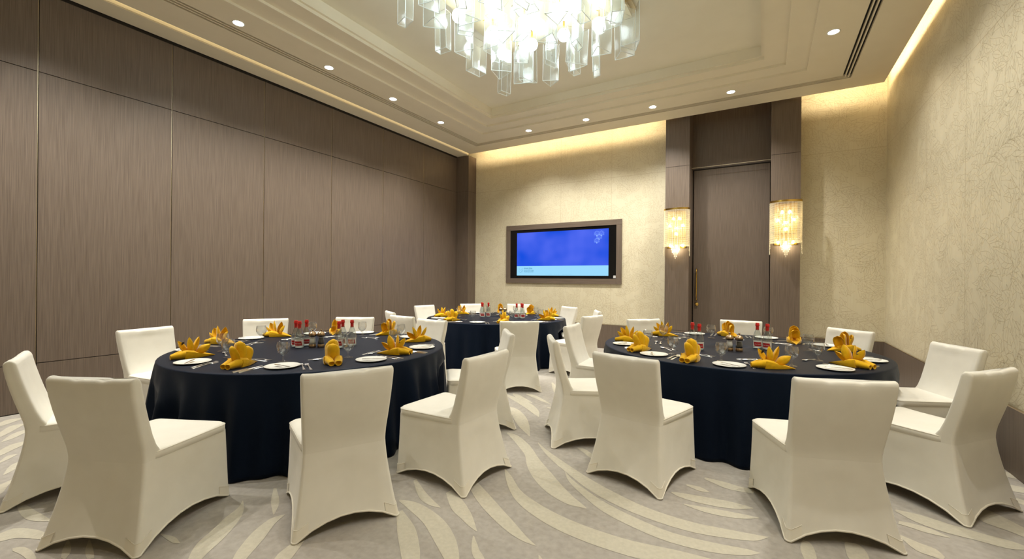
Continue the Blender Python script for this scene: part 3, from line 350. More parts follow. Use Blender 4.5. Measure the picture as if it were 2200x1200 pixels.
cl.box((-4.84, 2 * YC - 7.29, 4.93), (-.0, 7.29, 4.96), 1)
cl.box((XL + .012, YF, ZC), (-6.59, 8.905, ZC + .09)); cl.box((-6.59, YF, ZC + .01), (-6.58, 8.905, ZT))   # border along the wooden wall
struct(cl.build('ceiling', [M['ceil'], M['ceilin']]))
ls = MB(); ls.box((-6.579, YF, ZC + .05), (-6.476, 8.905, ZC + .06)); struct(ls.build('trim_5', M['led']))
# linear air slots: three dark channels between slim bars
sl = MB()
def lerp(a, b, t): return tuple(p + (q - p) * t for p, q in zip(a, b))
cuts = [0, .04, .27, .385, .615, .73, .96, 1.0]
keep = cl; cl = sl
for k in range(0, 8, 2):
    o_, i_ = lerp(S0, S1, cuts[k]), lerp(S0, S1, cuts[k + 1])
    rect_ring(o_, i_, ZC - .002, ZC + .03, 1)
rect_ring(S0, S1, ZC + .055, ZC + .07, 0)
cl = keep
tag(sl.build('air_slot_diffuser', [M['black'], M['ceil']]), 'black triple slot air diffuser running around the cream ceiling', 'air vent')

# downlights
def downlight():
    root = empty('downlight')
    a = MB(); a.lathe([(.058, .0), (.058, -.003), (.064, -.005), (.072, -.005), (.076, .0)], 28); a.build('trim_ring', M['ring'], root, True)
    a = MB(); a.lathe([(.0001, -.001), (.05, -.001), (.058, .0)], 28); a.build('lens', M['lens'], root)
    return root
DL = [(-5.70, 2.874, 'left'), (-5.70, 4.168, 'left'), (-5.70, 5.463, 'left'), (-5.70, 6.76, 'left'), (-4.372, 8.05, 'back'), (-3.084, 8.05, 'back'), (-1.80, 8.05, 'back'), (-.525, 8.05, 'back'), (.717, 6.747, 'right')]
DLL = ['nearest round downlight above the wooden wall', 'second nearest round downlight above the wooden wall', 'third round downlight above the wooden wall, counted from the front', 'farthest round downlight above the wooden wall',
       'round downlight over the far left ceiling corner above the screen', 'round downlight in front of the screen wall, right of the corner one', 'round downlight just left of the wooden door bay', 'round downlight in front of the wooden door bay', 'big round downlight near the patterned side wall']
LIT = [(x, y) for x, y, _ in DL] + [(-5.70, 1.58), (-5.70, .29), (.717, 5.45), (.717, 4.16), (.717, 2.87), (.717, 1.58), (.717, .29)]
d0 = downlight()
for i, (x, y, s_) in enumerate(DL):
    o = d0 if i == 0 else dup(d0); o.location = (x, y, ZC); tag(o, DLL[i], 'ceiling light', 'round downlights in the ceiling')
for x, y in LIT:
    o = lamp('downlight_lamp', 'SPOT', (x, y, ZC - .03), P_SPOT * (.45 if x > 0 else 1), NEUT, spot_size=R(124), spot_blend=1.0, shadow_soft_size=.05)

# ------------------------------------------------------------------ chandelier
ch = empty('chandelier', (-2.43, 3.3, 4.93))
tag(ch, 'large chandelier of clear acrylic boxes hanging around glowing bulbs', 'chandelier')
cm = MB(); cm.box((-.945, -2.15, -.085), (.945, 2.15, -.001)); cm.box((-1.0, -2.2, -.02), (1.0, 2.2, 0)); cm.build('ceiling_plate', M['plate'], ch)
def prism(kind, wd, ln, nm='acrylic_box'):
    mb = MB(); e = .0042
    if kind == 3: P = [(-wd / 2, -wd * .3), (wd / 2, -wd * .3), (0, wd * .55)]
    elif kind == 4: P = [(-wd / 2, -wd * .28), (wd / 2, -wd * .28), (wd / 2, wd * .28), (-wd / 2, wd * .28)]
    else: P = [(-wd * .6, -wd * .2), (wd * .3, -wd * .2), (wd * .6, wd * .2), (-wd * .3, wd * .2)]
    n = len(P)
    for i in range(n):
        a, b = P[i], P[(i + 1) % n]; mb.add([(*a, 0), (*b, 0), (*b, ln), (*a, ln)], [(0, 1, 2, 3)], 0)
        mb.tube([(*a, 0), (*b, 0)], e, 4, 1); mb.tube([(*a, 0), (*a, ln)], e * .55, 4, 1); mb.tube([(*a, ln), (*b, ln)], e * .5, 4, 2)
    mb.tube([(P[0][0], P[0][1], ln - .05), (P[0][0] - .03, P[0][1], ln - .05)], .005, 6, 3)
    return mb, nm
pr = []
for kd, wd, ln in ((3, .25, .47), (4, .22, .47), (3, .28, .44), (5, .22, .50), (4, .17, .46), (3, .22, .5), (4, .24, .42)):
    mb, nm = prism(kd, wd, ln); o = mb.build(nm, [M['pane'], M['edge'], M['strip'], M['brass']], ch); pr.append(o)
rg = random.Random(11); used = set()
for iy in range(11):
    y = 5.42 - iy * .33
    for ix in range(6):
        x = -3.36 + ix * .372 + (.12 if iy % 2 else -.02) + rg.uniform(-.05, .05)
        k = rg.randrange(7); b = pr[k]
        if k in used: o = b.copy(); COL.objects.link(o); o.parent = ch
        else: o = b; used.add(k)
        zb = 4.30 + (.05 if (ix + iy) % 2 else -.06) + rg.uniform(-.05, .05) + (.04 if iy > 1 else 0)
        o.location = (x + 2.43, y + rg.uniform(-.06, .06) - 3.3, zb - 4.93); o.rotation_euler = (R(rg.uniform(-2.5, 2.5)), R(rg.uniform(-2.5, 2.5)), rg.uniform(0, 6.28))
for k, o in enumerate(pr):
    if k not in used: D.objects.remove(o)
b0 = None
for ix in range(4):
    for iy in range(7):
        p = (-.70 + ix * .467 + (.08 if iy % 2 else -.08), 5.12 - iy * .5 - 3.3, -.26)
        if b0 is None:
            mb = MB(); mb.sphere((0, 0, 0), .08, 16, 12); b0 = mb.build('bulb', M['bulb'], ch, True); mb = MB(); mb.tube([(0, 0, .075), (0, 0, .18)], .012, 8); so = mb.build('socket', M['brass'], b0, True); o = b0
        else: o = dup(b0, ch)
        o.location = p

# ------------------------------------------------------------------ crystal wall lamps on the piers
def sconce(x):
    root = empty('wall_sconce', (x, 8.919, 1.92))
    a, b = .245, .15; ztop = 1.0
    def ell(t, k=1.0): return (-a * k * cos(t), -b * k * sin(t))
    mb = MB(); rows = []
    for i in range(33):
        t = PI * i / 32; x1, y1 = ell(t); x2, y2 = ell(t, .95); rows.append([(x1, y1, ztop - .035), (x1, y1, ztop), (x2, y2, ztop), (x2, y2, ztop - .035)])
    mb.loft(rows, 0, True, True, True); mb.build('brass_hoop', M['brass'], root, auto=40)
    mb = MB(); mb.box((-.17, -.012, .22), (.17, -.001, .97))
    for xx in (-.09, -.03, .03, .09): mb.tube([(xx, -.05, .3), (xx, -.05, .9)], .006, 6)
    for zz in (.42, .62, .8): mb.box((-.15, -.055, zz), (.15, -.045, zz + .02))
    mb.build('back_frame', M['brass'], root)
    for (xx, zz) in ((-.055, .80), (.055, .80), (-.12, .66), (.12, .66), (0, .50), (-.11, .27), (.11, .27), (.0, .26)):
        mb = MB(); mb.sphere((0, 0, 0), .017, 10, 8, 0, 1.5); o = mb.build('bulb', M['sbulb'], root, True); o.location = (xx, -.075, zz)
    n = 40
    for i in range(n + 1):
        t = PI * i / n; xx, yy = ell(t, .985); mb = MB()
        u = abs(i / n - .5) * 2
        zb = .27
        if u < .2: zb = .02 + u * .9
        elif u > .84: zb = .05 + abs(u - .93) * 1.6
        z = .96; r_ = .0075
        while z > zb:
            mb.lathe([(.0006, -r_), (r_, 0), (.0006, r_)], 6, (xx, yy, z)); z -= .0175
        mb.lathe([(.0006, -.012), (.009, 0), (.0006, .01)], 6, (xx, yy, z))
        mb.build('bead_strand', M['bead'], root)
    lamp('sconce_lamp', 'POINT', (0, -.10, .20), 1.8, (1, .88, .62), root, shadow_soft_size=.012)
    lamp('sconce_lamp', 'POINT', (0, -.07, .62), 3, (1, .80, .45), root, shadow_soft_size=.012)
    return root
tag(sconce(-1.512), 'crystal bead wall lamp with brass hoop on the pier left of the door', 'wall lamp', 'crystal wall lamps')
tag(sconce(.294), 'crystal bead wall lamp with brass hoop on the pier right of the door', 'wall lamp', 'crystal wall lamps')

# ------------------------------------------------------------------ screen in its wooden frame
sc = empty('wall_screen', ((TV[0] + TV[1]) / 2, YB, TV[2]))
tag(sc, 'wide flat screen showing blue, set in a brown wooden frame in the papered wall', 'screen')
W_, H_ = TV[1] - TV[0], TV[3] - TV[2]; fw = .118
mb = MB()
for (x0, x1, z0, z1) in ((-W_ / 2, -W_ / 2 + fw, fw, H_ - fw), (W_ / 2 - fw, W_ / 2, fw, H_ - fw)): mb.box((x0, -.03, z0 + .002), (x1, .06, z1 - .002), 0)
for z0 in (0, H_ - fw):
    mb.box((-W_ / 2 + fw + .002, -.03, z0), (W_ / 2 - fw - .002, .06, z0 + fw), 1)
    for x0 in (-W_ / 2, W_ / 2 - fw): mb.box((x0, -.03, z0), (x0 + fw, .06, z0 + fw), 1)
mb.build('wooden_frame', [M['wood'], M['wood_h']], sc)
mb = MB(); mb.box((-W_ / 2 + fw, -.012, fw), (W_ / 2 - fw, .05, H_ - fw)); mb.build('bezel', M['bezel'], sc)
sx0, sx1, sz0, sz1, sb = -1.155, 1.165, .185, 1.228, .415
mb = MB(); mb.box((sx0, -.0135, sb), (sx1, -.011, sz1)); mb.build('display', M['screen'], sc)
mb = MB(); mb.box((sx0, -.0135, sz0), (sx1, -.011, sb)); mb.build('title_band', M['scr_b'], sc)
rt = (R(90), 0, 0)
text('logo_text', 'KHALIDIA', .052, (sx0 + .20, -.0145, sb - .075), rt, M['scr_t'], sc)
text('logo_text', 'PALACE HOTEL DUBAI', .0265, (sx0 + .20, -.0145, sb - .113), rt, M['scr_t'], sc)
text('logo_text', 'MOUROUJ GLORIA', .031, (sx0 + .20, -.0145, sb - .150), rt, M['scr_t'], sc)
mb = MB()
for P in ([(0, 0), (0, .11), (.045, .035), (.09, .11), (.09, 0)], [(.02, .012), (.045, .0), (.07, .012), (.085, .06)]): mb.tube([(sx0 + .065 + a, -.0145, sb - .155 + b) for a, b in P], .0022, 4)
mb.build('logo_mark', M['scr_t'], sc)
mb = MB(); rg = random.Random(2)
for i in range(30):
    if i in (9, 17, 18): continue
    x = sx0 + .78 + i * .0235; hh = rg.choice((.012, .018, .026)); mb.box((x, -.0145, sb - .215), (x + .004, -.0138, sb - .215 + hh)); mb.box((x, -.0145, sb - .215 + hh * .6), (x + .013, -.0138, sb - .212 + hh * .6))
mb.build('faint_caption', M['scr_f'], sc)
mb = MB()
for cx, cz in ((.895, 1.11), (1.0, 1.11), (.948, 1.03), (.895, .95)):
    mb.lathe([(.0001, 0), (.008, 0)], 8, (0, 0, 0)) if False else None
    for k in range(7):
        a = R(-20 + k * 220 / 6) ; ex, ez = cx + .055 * cos(a), cz + .012 + .055 * sin(a)
        mb.tube([(cx, -.0145, cz - .04), ((cx + ex) / 2 - .008 * sin(a), -.0145, (cz - .04 + ez) / 2), (ex, -.0145, ez)], .0012, 4)
        mb.tube([(ex + .012 * cos(q * PI / 3), -.0145, ez + .012 * sin(q * PI / 3)) for q in range(6)], .0012, 4, 0, True)
    mb.box((cx - .006, -.0148, cz - .046), (cx + .006, -.014, cz - .034))
mb.build('flower_emblem', M['scr_w'], sc)
mb = MB(); mb.box((1.275, -.0142, .135), (1.33, -.012, .19)); mb.build('sticker', M['sticker'], sc)

# ------------------------------------------------------------------ chair in a stretch cover
def ringpts(w0, y0, w1, y1, r=.03, n=4, per=7):
    """rounded outline seen from above: rear half width w0 at y0, front half width w1 at y1, counter-clockwise from the rear left corner"""
    C_ = [(-w0 + r, y0 + r, PI, 1.5 * PI), (w0 - r, y0 + r, 1.5 * PI, 2 * PI), (w1 - r, y1 - r, 0, .5 * PI), (-w1 + r, y1 - r, .5 * PI, PI)]
    out = []; info = []
    for i, (cx, cy, a, b) in enumerate(C_):
        for k in range(n + 1):
            t = a + (b - a) * k / n; out.append((cx + r * cos(t), cy + r * sin(t))); info.append((i, 0, 0))
        nx = C_[(i + 1) % 4]; e0 = out[-1]; e1 = (nx[0] + r * cos(nx[2]), nx[1] + r * sin(nx[2]))
        for k in range(1, per):
            u = k / per; out.append((e0[0] + (e1[0] - e0[0]) * u, e0[1] + (e1[1] - e0[1]) * u)); info.append((i, 1, u))
    return out, info
def make_chair():
    root = empty('banquet_chair')
    # skirt
    zt = .462; T, info = ringpts(.242, .097, .268, .668, .018); B_, _ = ringpts(.304, -.004, .284, .684, .022)
    rows = []; nt_ = 14
    for k in range(nt_ + 1):
        t = k / nt_; ring = []
        for (a, b, inf) in zip(T, B_, info):
            side, mid, u = inf; arch = 0
            if mid:
                arch = (.078, .082, .06, .082)[side] * sin(PI * u) ** .75
            z = zt + (arch + .004 - zt) * t
            te = t ** 1.35 if side in (0, 1, 3) else t
            x = a[0] + (b[0] - a[0]) * te; y = a[1] + (b[1] - a[1]) * te
            if mid:
                pull = sin(PI * u) * sin(PI * min(t * .62, 1)) * min(1, t * 3) * (.030, .022, .018, .022)[side]
                if side == 0: y += pull
                elif side == 1: x -= pull
                elif side == 2: y -= pull
                else: x += pull
            ring.append((x, y, z))
        rows.append(ring)
    s = MB(); s.loft(rows, 0); o = s.build('skirt', M['cover'], root, auto=75)
    h = MB(); h.tube([(p[0], p[1], p[2] + .004) for p in rows[-1]], .0058, 6, 0, True); h.build('hem', M['hem'], root, True)
    # small pockets over the feet
    n = len(T); ci = [i for i, q in enumerate(info) if q[1] == 0]
    for c in range(4):
        idx = [i for i in ci if info[i][0] == c]; a = idx[0]; idx = [(a - 1) % n] + idx + [(idx[-1] + 1) % n]
        cx, cy = (0, .34); rr = []
        for k in range(nt_ - 2, nt_ + 1):
            ring = []
            for q, i in enumerate(idx):
                p = rows[k][i]
                if q in (0, len(idx) - 1):
                    e = rows[k][idx[1] if q == 0 else idx[-2]]; p = tuple(e[j] + (p[j] - e[j]) * .75 for j in range(3))
                v = Vector((p[0] - cx, p[1] - cy, 0)).normalized() * .0035; ring.append((p[0] + v.x, p[1] + v.y, p[2]))
            rr.append(ring)
        m = MB(); m.loft(rr, 0, False); e_ = [*rr[0]]; m.tube(e_, .002, 5); m.build('foot_pocket', M['hem'], root, True)
    # seat
    s = MB(); rg_ = []
    for (z, ins) in ((.455, .006), (.460, -.002), (.497, -.002), (.503, .003), (.513, .012), (.518, .03)):
        P, _i = ringpts(.245 - ins, .135 + ins * .2, .272 - ins, .676 - ins, .05 - ins * .4)
        rg_.append([(x, y, z - .010 * (1 - ((y - .4) / .28) ** 2) * (z > .51)) for x, y in P])
    last = rg_[-1]; cx, cy = 0, .40
    for q, dz in ((.75, -.003), (.5, -.005), (.25, -.006), (.02, -.006)):
        rg_.append([(cx + (x - cx) * q, cy + (y - cy) * q, .518 + dz - .010 * (1 - ((cy + (y - cy) * q - .4) / .28) ** 2)) for x, y, z in last])
    s.loft(rg_, 0, True, True, True); seat = s.build('seat', M['cover'], root, auto=60)
    e = MB(); P, _i = ringpts(.2475, .138, .2745, .6785, .05); e.tube([(x, y, .499) for x, y in P], .0016, 5, 0, True); e.build('piping', M['hem'], seat, True)
    # backrest
    s = MB(); rows = []; NP = 12
    prof = [(.455, .097, .235, .242), (.48, .0965, .218, .242), (.50, .095, .205, .2425), (.54, .088, .178, .244), (.60, .072, .152, .248), (.68, .050, .126, .253), (.76, .030, .103, .2575), (.84, .013, .082, .2615),
            (.89, .005, .070, .264), (.918, .002, .064, .265), (.932, .004, .058, .2645), (.9415, .012, .050, .261), (.945, .022, .042, .257)]
    for (z, ya, yb, hw) in prof:
        r_ = min(.018, (yb - ya) / 2 - .002); ring = []
        top = max(0, (z - .86) / .085)
        cs = [(-hw + r_, ya + r_, PI), (hw - r_, ya + r_, 1.5 * PI), (hw - r_, yb - r_, 0), (-hw + r_, yb - r_, .5 * PI)]
        for i, (cx, cy, a) in enumerate(cs):
            for k in range(4): t = a + .5 * PI * k / 3; ring.append([cx + r_ * cos(t), cy + r_ * sin(t)])
            if i in (0, 2):
                x0, x1 = ((-hw + r_, hw - r_) if i == 0 else (hw - r_, -hw + r_)); yy = ya if i == 0 else yb
                for k in range(1, NP): ring.append([x0 + (x1 - x0) * k / NP, yy + ((-.006 if i == 0 else -.010) * sin(PI * k / NP) * (min(1, max(0, (z - .46) / .25)) if z < .9 else .3))])
            else:
                y0, y1 = ((ya + r_, yb - r_) if i == 1 else (yb - r_, ya + r_)); xx = hw if i == 1 else -hw
                for k in range(1, 3): ring.append([xx, y0 + (y1 - y0) * k / 3])
        out = []
        for x, y in ring:
            dip = -.010 * math.exp(-((abs(x) - .085) / .022) ** 2) + .004 * math.exp(-((abs(x) - hw) / .02) ** 2) - .006 * math.exp(-(x / .07) ** 2)
            out.append((x, y + .006 * math.exp(-((abs(x) - .085) / .02) ** 2) * top * (1 if y < .03 else -1), z + dip * top))
        rows.append(out)
    s.loft(rows, 0, True, True, True); s.build('backrest', M['cover'], root, auto=60)
    return root
chair0 = make_chair(); first = True
CH = [  # x, y of the back, facing (degrees), label, table
 (-4.42, .79, 71, 'ivory covered chair at left table cut off by the left photo edge', 1),
 (-3.135, .83, 115, 'ivory covered chair seen from behind at the left front corner', 1),
 (-2.13, 1.72, 152, 'ivory covered chair seen squarely from behind before the left table', 1),
 (-1.755, 2.67, 178, 'ivory covered chair facing left on the right side of the left table', 1),
 (-2.33, 3.95, -140, 'ivory covered chair half hidden behind the one right of the left table', 1),
 (-3.89, 4.50, -92, 'ivory covered chair standing between the left table and the far table', 1),
 (-5.02, 4.14, -54, 'ivory covered chair back by wooden wall, behind right bottles of left table', 1),
 (-5.76, 3.29, -34, 'ivory covered chair back by wooden wall, behind left bottles of left table', 1),
 (-5.72, 1.96, 12, 'ivory covered chair against wooden wall at the left end of left table', 1),
 (-5.41, 5.12, 60, 'ivory covered chair seen side on at near left of the far table', 2),
 (-4.64, 4.63, 84, 'ivory covered chair seen from behind at near left of the far table', 2),
 (-6.16, 6.80, -6, 'ivory covered chair at far table nearest the wooden wall', 2),
 (-5.71, 7.88, -40, 'ivory covered chair behind far table near the wooden corner pier', 2),
 (-4.81, 8.47, -68, 'ivory covered chair behind far table below the screen', 2),
 (-3.48, 8.30, -122, 'ivory covered chair at rear right of far table below the screen', 2),
 (-2.60, 7.54, -152, 'ivory covered chair farthest right at far table, mostly hidden by another', 2),
 (-2.29, 6.40, 165, 'ivory covered chair facing left at the right side of far table', 2),
 (-2.80, 4.96, 128, 'ivory covered chair seen squarely from behind before the far table', 2),
 (-1.78, 3.73, 32, 'ivory covered chair seen side on at the left end of right table', 3),
 (-2.10, 4.98, 4, 'ivory covered chair at rear left of right table, its front lit', 3),
 (-.90, 3.12, 77, 'ivory covered chair seen from behind at near left of right table', 3),
 (.40, 3.05, 110, 'ivory covered chair seen from behind at the near front of right table', 3),
 (1.275, 3.93, 140, 'ivory covered chair by the patterned wall at the near right of right table', 3),
 (1.50, 5.32, -158, 'ivory covered chair against the patterned side wall behind the nearest one there', 3),
 (.88, 6.40, -134, 'ivory covered chair behind right table near the papered room corner', 3),
 (-.30, 6.93, -90, 'ivory covered chair behind right table before the wooden door', 3),
 (-1.54, 6.33, -44, 'ivory covered chair behind right table near the left door pier', 3)]
for i, (x, y, a, lb, t) in enumerate(CH):
    c = chair0 if i == 0 else dup(chair0)
    c.location = (x + .02 * cos(R(a)) * 0, y, 0); c.rotation_euler = (0, 0, R(a - 90))
    tag(c, lb, 'chair', 'ivory covered chairs around the %s table' % ('left', 'far', 'right')[t - 1])

# ------------------------------------------------------------------ round tables under floor-length cloths
TC = {1: (-4.10, 2.88), 2: (-4.47, 7.0), 3: (-.32, 5.37)}; TRS = {1: 1.32, 2: 1.32, 3: 1.375}; SCN = {1: (-4.10, 2.88), 2: (-4.42, 6.98), 3: (-.31, 5.36)}; ZTOP = .765
TN = {1: 'left', 2: 'far', 3: 'right'}
def chair_limits(t):
    N = 360; lim = np.full(N, 9.0); cx, cy = TC[t]
    for (x, y, a, lb, tt) in CH:
        u = R(a - 90); ex, ey = (cos(u), sin(u)), (-sin(u), cos(u))
        for i in range(N):
            th = 2 * PI * i / N; d = (cos(th), sin(th)); o = (cx - x, cy - y)
            ox, oy = o[0] * ex[0] + o[1] * ex[1], o[0] * ey[0] + o[1] * ey[1]; dx, dy = d[0] * ex[0] + d[1] * ex[1], d[0] * ey[0] + d[1] * ey[1]
            t0, t1 = 0, 9
            for p, q, lo, hi in ((ox, dx, -.33, .33), (oy, dy, -.03, .72)):
                if abs(q) < 1e-9:
                    if not lo < p < hi: t1 = -1
                    continue
                a_, b_ = (lo - p) / q, (hi - p) / q
                t0 = max(t0, min(a_, b_)); t1 = min(t1, max(a_, b_))
            if t1 > t0: lim[i] = min(lim[i], t0)
    for _ in range(3): lim = np.minimum(lim, (np.roll(lim, 1) + np.roll(lim, -1)) / 2 + .01)
    return lim
def tablecloth(t, seed):
    rg = random.Random(seed); cx, cy = TC[t]; TR = TRS[t]; N = 360; lim = chair_limits(t); mb = MB(); rows = []
    ph = [rg.uniform(0, 6.28) for _ in range(6)]
    fold = []
    for i in range(N):
        th = 2 * PI * i / N
        v = .5 * sin(23 * th + ph[0] + 1.6 * sin(3 * th + ph[1])) + .32 * sin(37 * th + ph[2] + 1.2 * sin(5 * th + ph[3])) + .18 * sin(11 * th + ph[4])
        fold.append(v * (.75 + .35 * sin(4 * th + ph[5])))
    for q in (.001, .25, .5, .75, .9, .97): rows.append([(cx + TR * q * cos(2 * PI * i / N), cy + TR * q * sin(2 * PI * i / N), ZTOP) for i in range(N)])
    for k in range(1, 5):
        a = k * PI / 8; r = TR - .012 + .012 * sin(a); rows.append([(cx + r * cos(2 * PI * i / N), cy + r * sin(2 * PI * i / N), ZTOP - .012 * (1 - cos(a))) for i in range(N)])
    H = ZTOP - .012
    for k in range(1, 25):
        s = k / 24; z = H * (1 - s) + .006 * s; row = []
        for i in range(N):
            r = TR + .075 * s ** .8 + .085 * fold[i] * min(1, s * 1.5) ** .9
            f_ = min(1, max(0, (.64 - z) / .12)); f_ = f_ * f_ * (3 - 2 * f_)
            rl = min(r, lim[i] - .012 - (.045 * (1 + fold[i]) if lim[i] < TR + .1 else 0)); r = r + (rl - r) * f_
            th = 2 * PI * i / N; row.append((cx + r * cos(th), cy + r * sin(th), max(z, .006)))
        rows.append(row)
    rr = rows[-1]; mb.loft(rows, 0)
    o = mb.build('tablecloth', M['cloth'], auto=70); sm = o.modifiers.new('cloth', 'SOLIDIFY'); sm.thickness = .002; sm.offset = -1
    tag(o, 'black floor-length cloth draped over the %s round table' % TN[t], 'tablecloth', 'black tablecloths')
    tb = empty('round_table', (cx, cy, 0)); tag(tb, 'round table hidden beneath the black cloth of the %s table' % TN[t], 'table', 'round banquet tables')
    m = MB(); m.lathe([(.0001, .725), (TR - .02, .725), (TR - .012, .735), (TR - .012, .752), (TR - .02, .7615), (.0001, .7615)], 48); m.build('tabletop', M['wood_h'], tb)
    for k in range(4):
        a = PI / 4 + k * PI / 2; m = MB(); m.tube([(.42 * cos(a), .42 * sin(a), .725), (.55 * cos(a), .55 * sin(a), .0)], .018, 8); m.build('leg', M['steel'], tb, True)
for t in (1, 2, 3): tablecloth(t, 30 + t)

# ------------------------------------------------------------------ tableware prototypes
def goblet():
    m = MB(); m.lathe([(.043, .0), (.044, .002), (.036, .0045), (.014, .010), (.0085, .018), (.0075, .030), (.0085, .045), (.013, .056), (.027, .066), (.041, .080), (.050, .098), (.054, .118), (.0535, .140), (.050, .158), (.047, .172), (.0462, .1735), (.0455, .172), (.048, .158), (.0515, .140), (.052, .118), (.048, .099), (.039, .082), (.025, .069), (.010, .0645), (.0001, .064)], 28, cap0=True)
    o = m.build('wine_glass', M['glass'], None, True); return o
def bottle():
    root = empty('water_bottle')
    m = MB(); m.lathe([(.0001, .004), (.036, .004), (.040, .0), (.0445, .006), (.0455, .02), (.0455, .088), (.0450, .110), (.0415, .135), (.033, .165), (.022, .195), (.0165, .215), (.0155, .235)], 28); m.build('glass_body', M['btl'], root, True)
    m = MB(); m.lathe([(.0001, .006), (.040, .006), (.040, .010), (.0001, .0101)], 20); m.build('thick_base', M['thick'], root, True)
    m = MB(); m.lathe([(.0172, .202), (.0168, .215), (.0165, .246), (.0165, .248)], 24); m.build('neck_foil', M['red'], root, True)
    m = MB(); m.lathe([(.0165, .247), (.0205, .248), (.0212, .252), (.0212, .260), (.019, .265), (.0185, .276), (.017, .280), (.0001, .281)], 24); m.build('cap', M['red'], root, auto=40)
    def band(a0, a1, z0, z1, r, sk, nm, mt, par):
        m = MB(); rows = []
        for z in (z0, z1): rows.append([(r * cos(a0 + (a1 - a0) * k / 16 + sk * (z - z0)), r * sin(a0 + (a1 - a0) * k / 16 + sk * (z - z0)), z) for k in range(17)])
        m.loft(rows, 0, False); return m.build(nm, mt, par, True)
    lb = band(-PI / 2 - 1.25, -PI / 2 + 1.25, .022, .092, .0459, 0, 'label', M['white'], root)
    lr = band(-PI / 2 - .80, -PI / 2 + .90, .030, .074, .0463, -5, 'red_label', M['redl'], root)
    for i, c in enumerate('Mai Dubai'):
        if c == ' ': continue
        a = -PI / 2 - .62 + i * .15
        text('label_letter', c, .0155, (.0468 * cos(a), .0468 * sin(a), .046), (R(90), 0, a + PI / 2), M['white'], root, .0002) if False else None
    tx = text('label_text', 'Mai Dubai', .0145, (0, 0, 0), (0, 0, 0), M['white'], root, .0002, 'CENTER')
    for v in tx.data.vertices:
        a = -PI / 2 + v.co.x / .0468 - .04; rr = .0468 + v.co.z; v.co = Vector((rr * cos(a), rr * sin(a), .046 + v.co.y))
    return root
def mill(fill):
    root = empty('pepper_mill' if fill == 'pepper' else 'salt_mill')
    m = MB(); m.lathe([(.0001, 0), (.034, 0), (.035, .003), (.035, .032), (.033, .035), (.0001, .035)], 24); m.build('base', M['bronze'], root, auto=40)
    m = MB(); m.lathe([(.033, .035), (.034, .045), (.030, .075), (.025, .105), (.024, .115)], 24); m.build('glass_body', M['glass'], root, True)
    m = MB(); m.lathe([(.0001, .037), (.0318, .037), (.0285, .07), (.024, .1), (.0001, .1)], 16); m.build('grains', M[fill], root, True)
    m = MB(); m.lathe([(.024, .113), (.036, .118), (.040, .130), (.038, .145), (.028, .160), (.010, .168), (.006, .172), (.0001, .172)], 24); m.build('dome', M['bronze'], root, True)
    m = MB(); m.lathe([(.005, .17), (.0055, .178), (.010, .184), (.008, .192), (.0001, .195)], 14); m.build('knob', M['bronze'], root, True); return root
def strip(pts, mb, th=.0022):
    """pts: (s along y, half width, z); flat bar following them"""
    rings = [[(-w_, s, z), (w_, s, z), (w_ * .8, s, z + th), (-w_ * .8, s, z + th)] for s, w_, z in pts]; mb.loft(rings, 0, True, True, True)
def fork():
    m = MB(); strip([(-.115, .006, .001), (-.11, .010, .001), (-.07, .0075, .003), (-.02, .0035, .007), (.03, .0032, .009), (.045, .007, .007), (.055, .0125, .004), (.066, .0135, .002)], m)
    for k in range(4):
        x = -.0112 + k * .00747; r_ = [[(x - .0021 + q[0], s, z), (x + .0021, s, z), (x + .0021, s, z + .002), (x - .0021, s, z + .002)] for s, z, q in ((.064, .002, (0, 0)), (.085, .002, (0, 0)), (.103, .004, (0, 0)), (.112, .007, (.002, 0)))]
        m.loft(r_, 0, True, True, True)
    return m.build('dinner_fork', M['steel'], None, auto=45)
def knife():
    root = empty('table_knife')
    m = MB(); strip([(-.135, .006, .001), (-.13, .0085, .001), (-.06, .0075, .001), (-.02, .006, .001), (-.015, .005, .001)], m, .008); m.build('handle', M['steel'], root, auto=45)
    m = MB(); strip([(-.016, .006, .003), (0, .009, .003), (.06, .010, .003), (.10, .008, .003), (.12, .002, .003)], m, .0018); m.build('blade', M['steel'], root, auto=45); return root
def butter_knife():
    m = MB(); strip([(-.095, .004, .0), (-.09, .007, 0), (-.03, .005, .001), (.0, .004, .002), (.01, .0085, .002), (.06, .0095, .002), (.08, .003, .002)], m, .003); return m.build('butter_knife', M['steel'], None, auto=45)
def spoon():
    m = MB(); strip([(-.10, .005, .001), (-.095, .009, .001), (-.05, .006, .003), (0, .003, .008), (.03, .0035, .008)], m)
    v = []; f = []; n = 16; K = 5
    for k in range(K + 1):
        q = k / K
        for j in range(n):
            a = 2 * PI * j / n; v.append((.019 * max(q, .02) * cos(a), .058 + .030 * max(q, .02) * sin(a), .001 + .009 * q * q))
    for k in range(K):
        for j in range(n): f.append((k * n + j, k * n + (j + 1) % n, (k + 1) * n + (j + 1) % n, (k + 1) * n + j))
    m.add(v, f); o = m.build('dessert_spoon', M['steel'], None, True); sm = o.modifiers.new('thick', 'SOLIDIFY'); sm.thickness = .0012; return o
def plate():
    m = MB(); m.lathe([(.0001, .004), (.078, .004), (.088, .006), (.125, .0145), (.133, .016), (.134, .0145), (.126, .011), (.085, .0015), (.082, .0), (.0001, .0)], 40); return m.build('side_plate', M['porcelain'], None, auto=50)
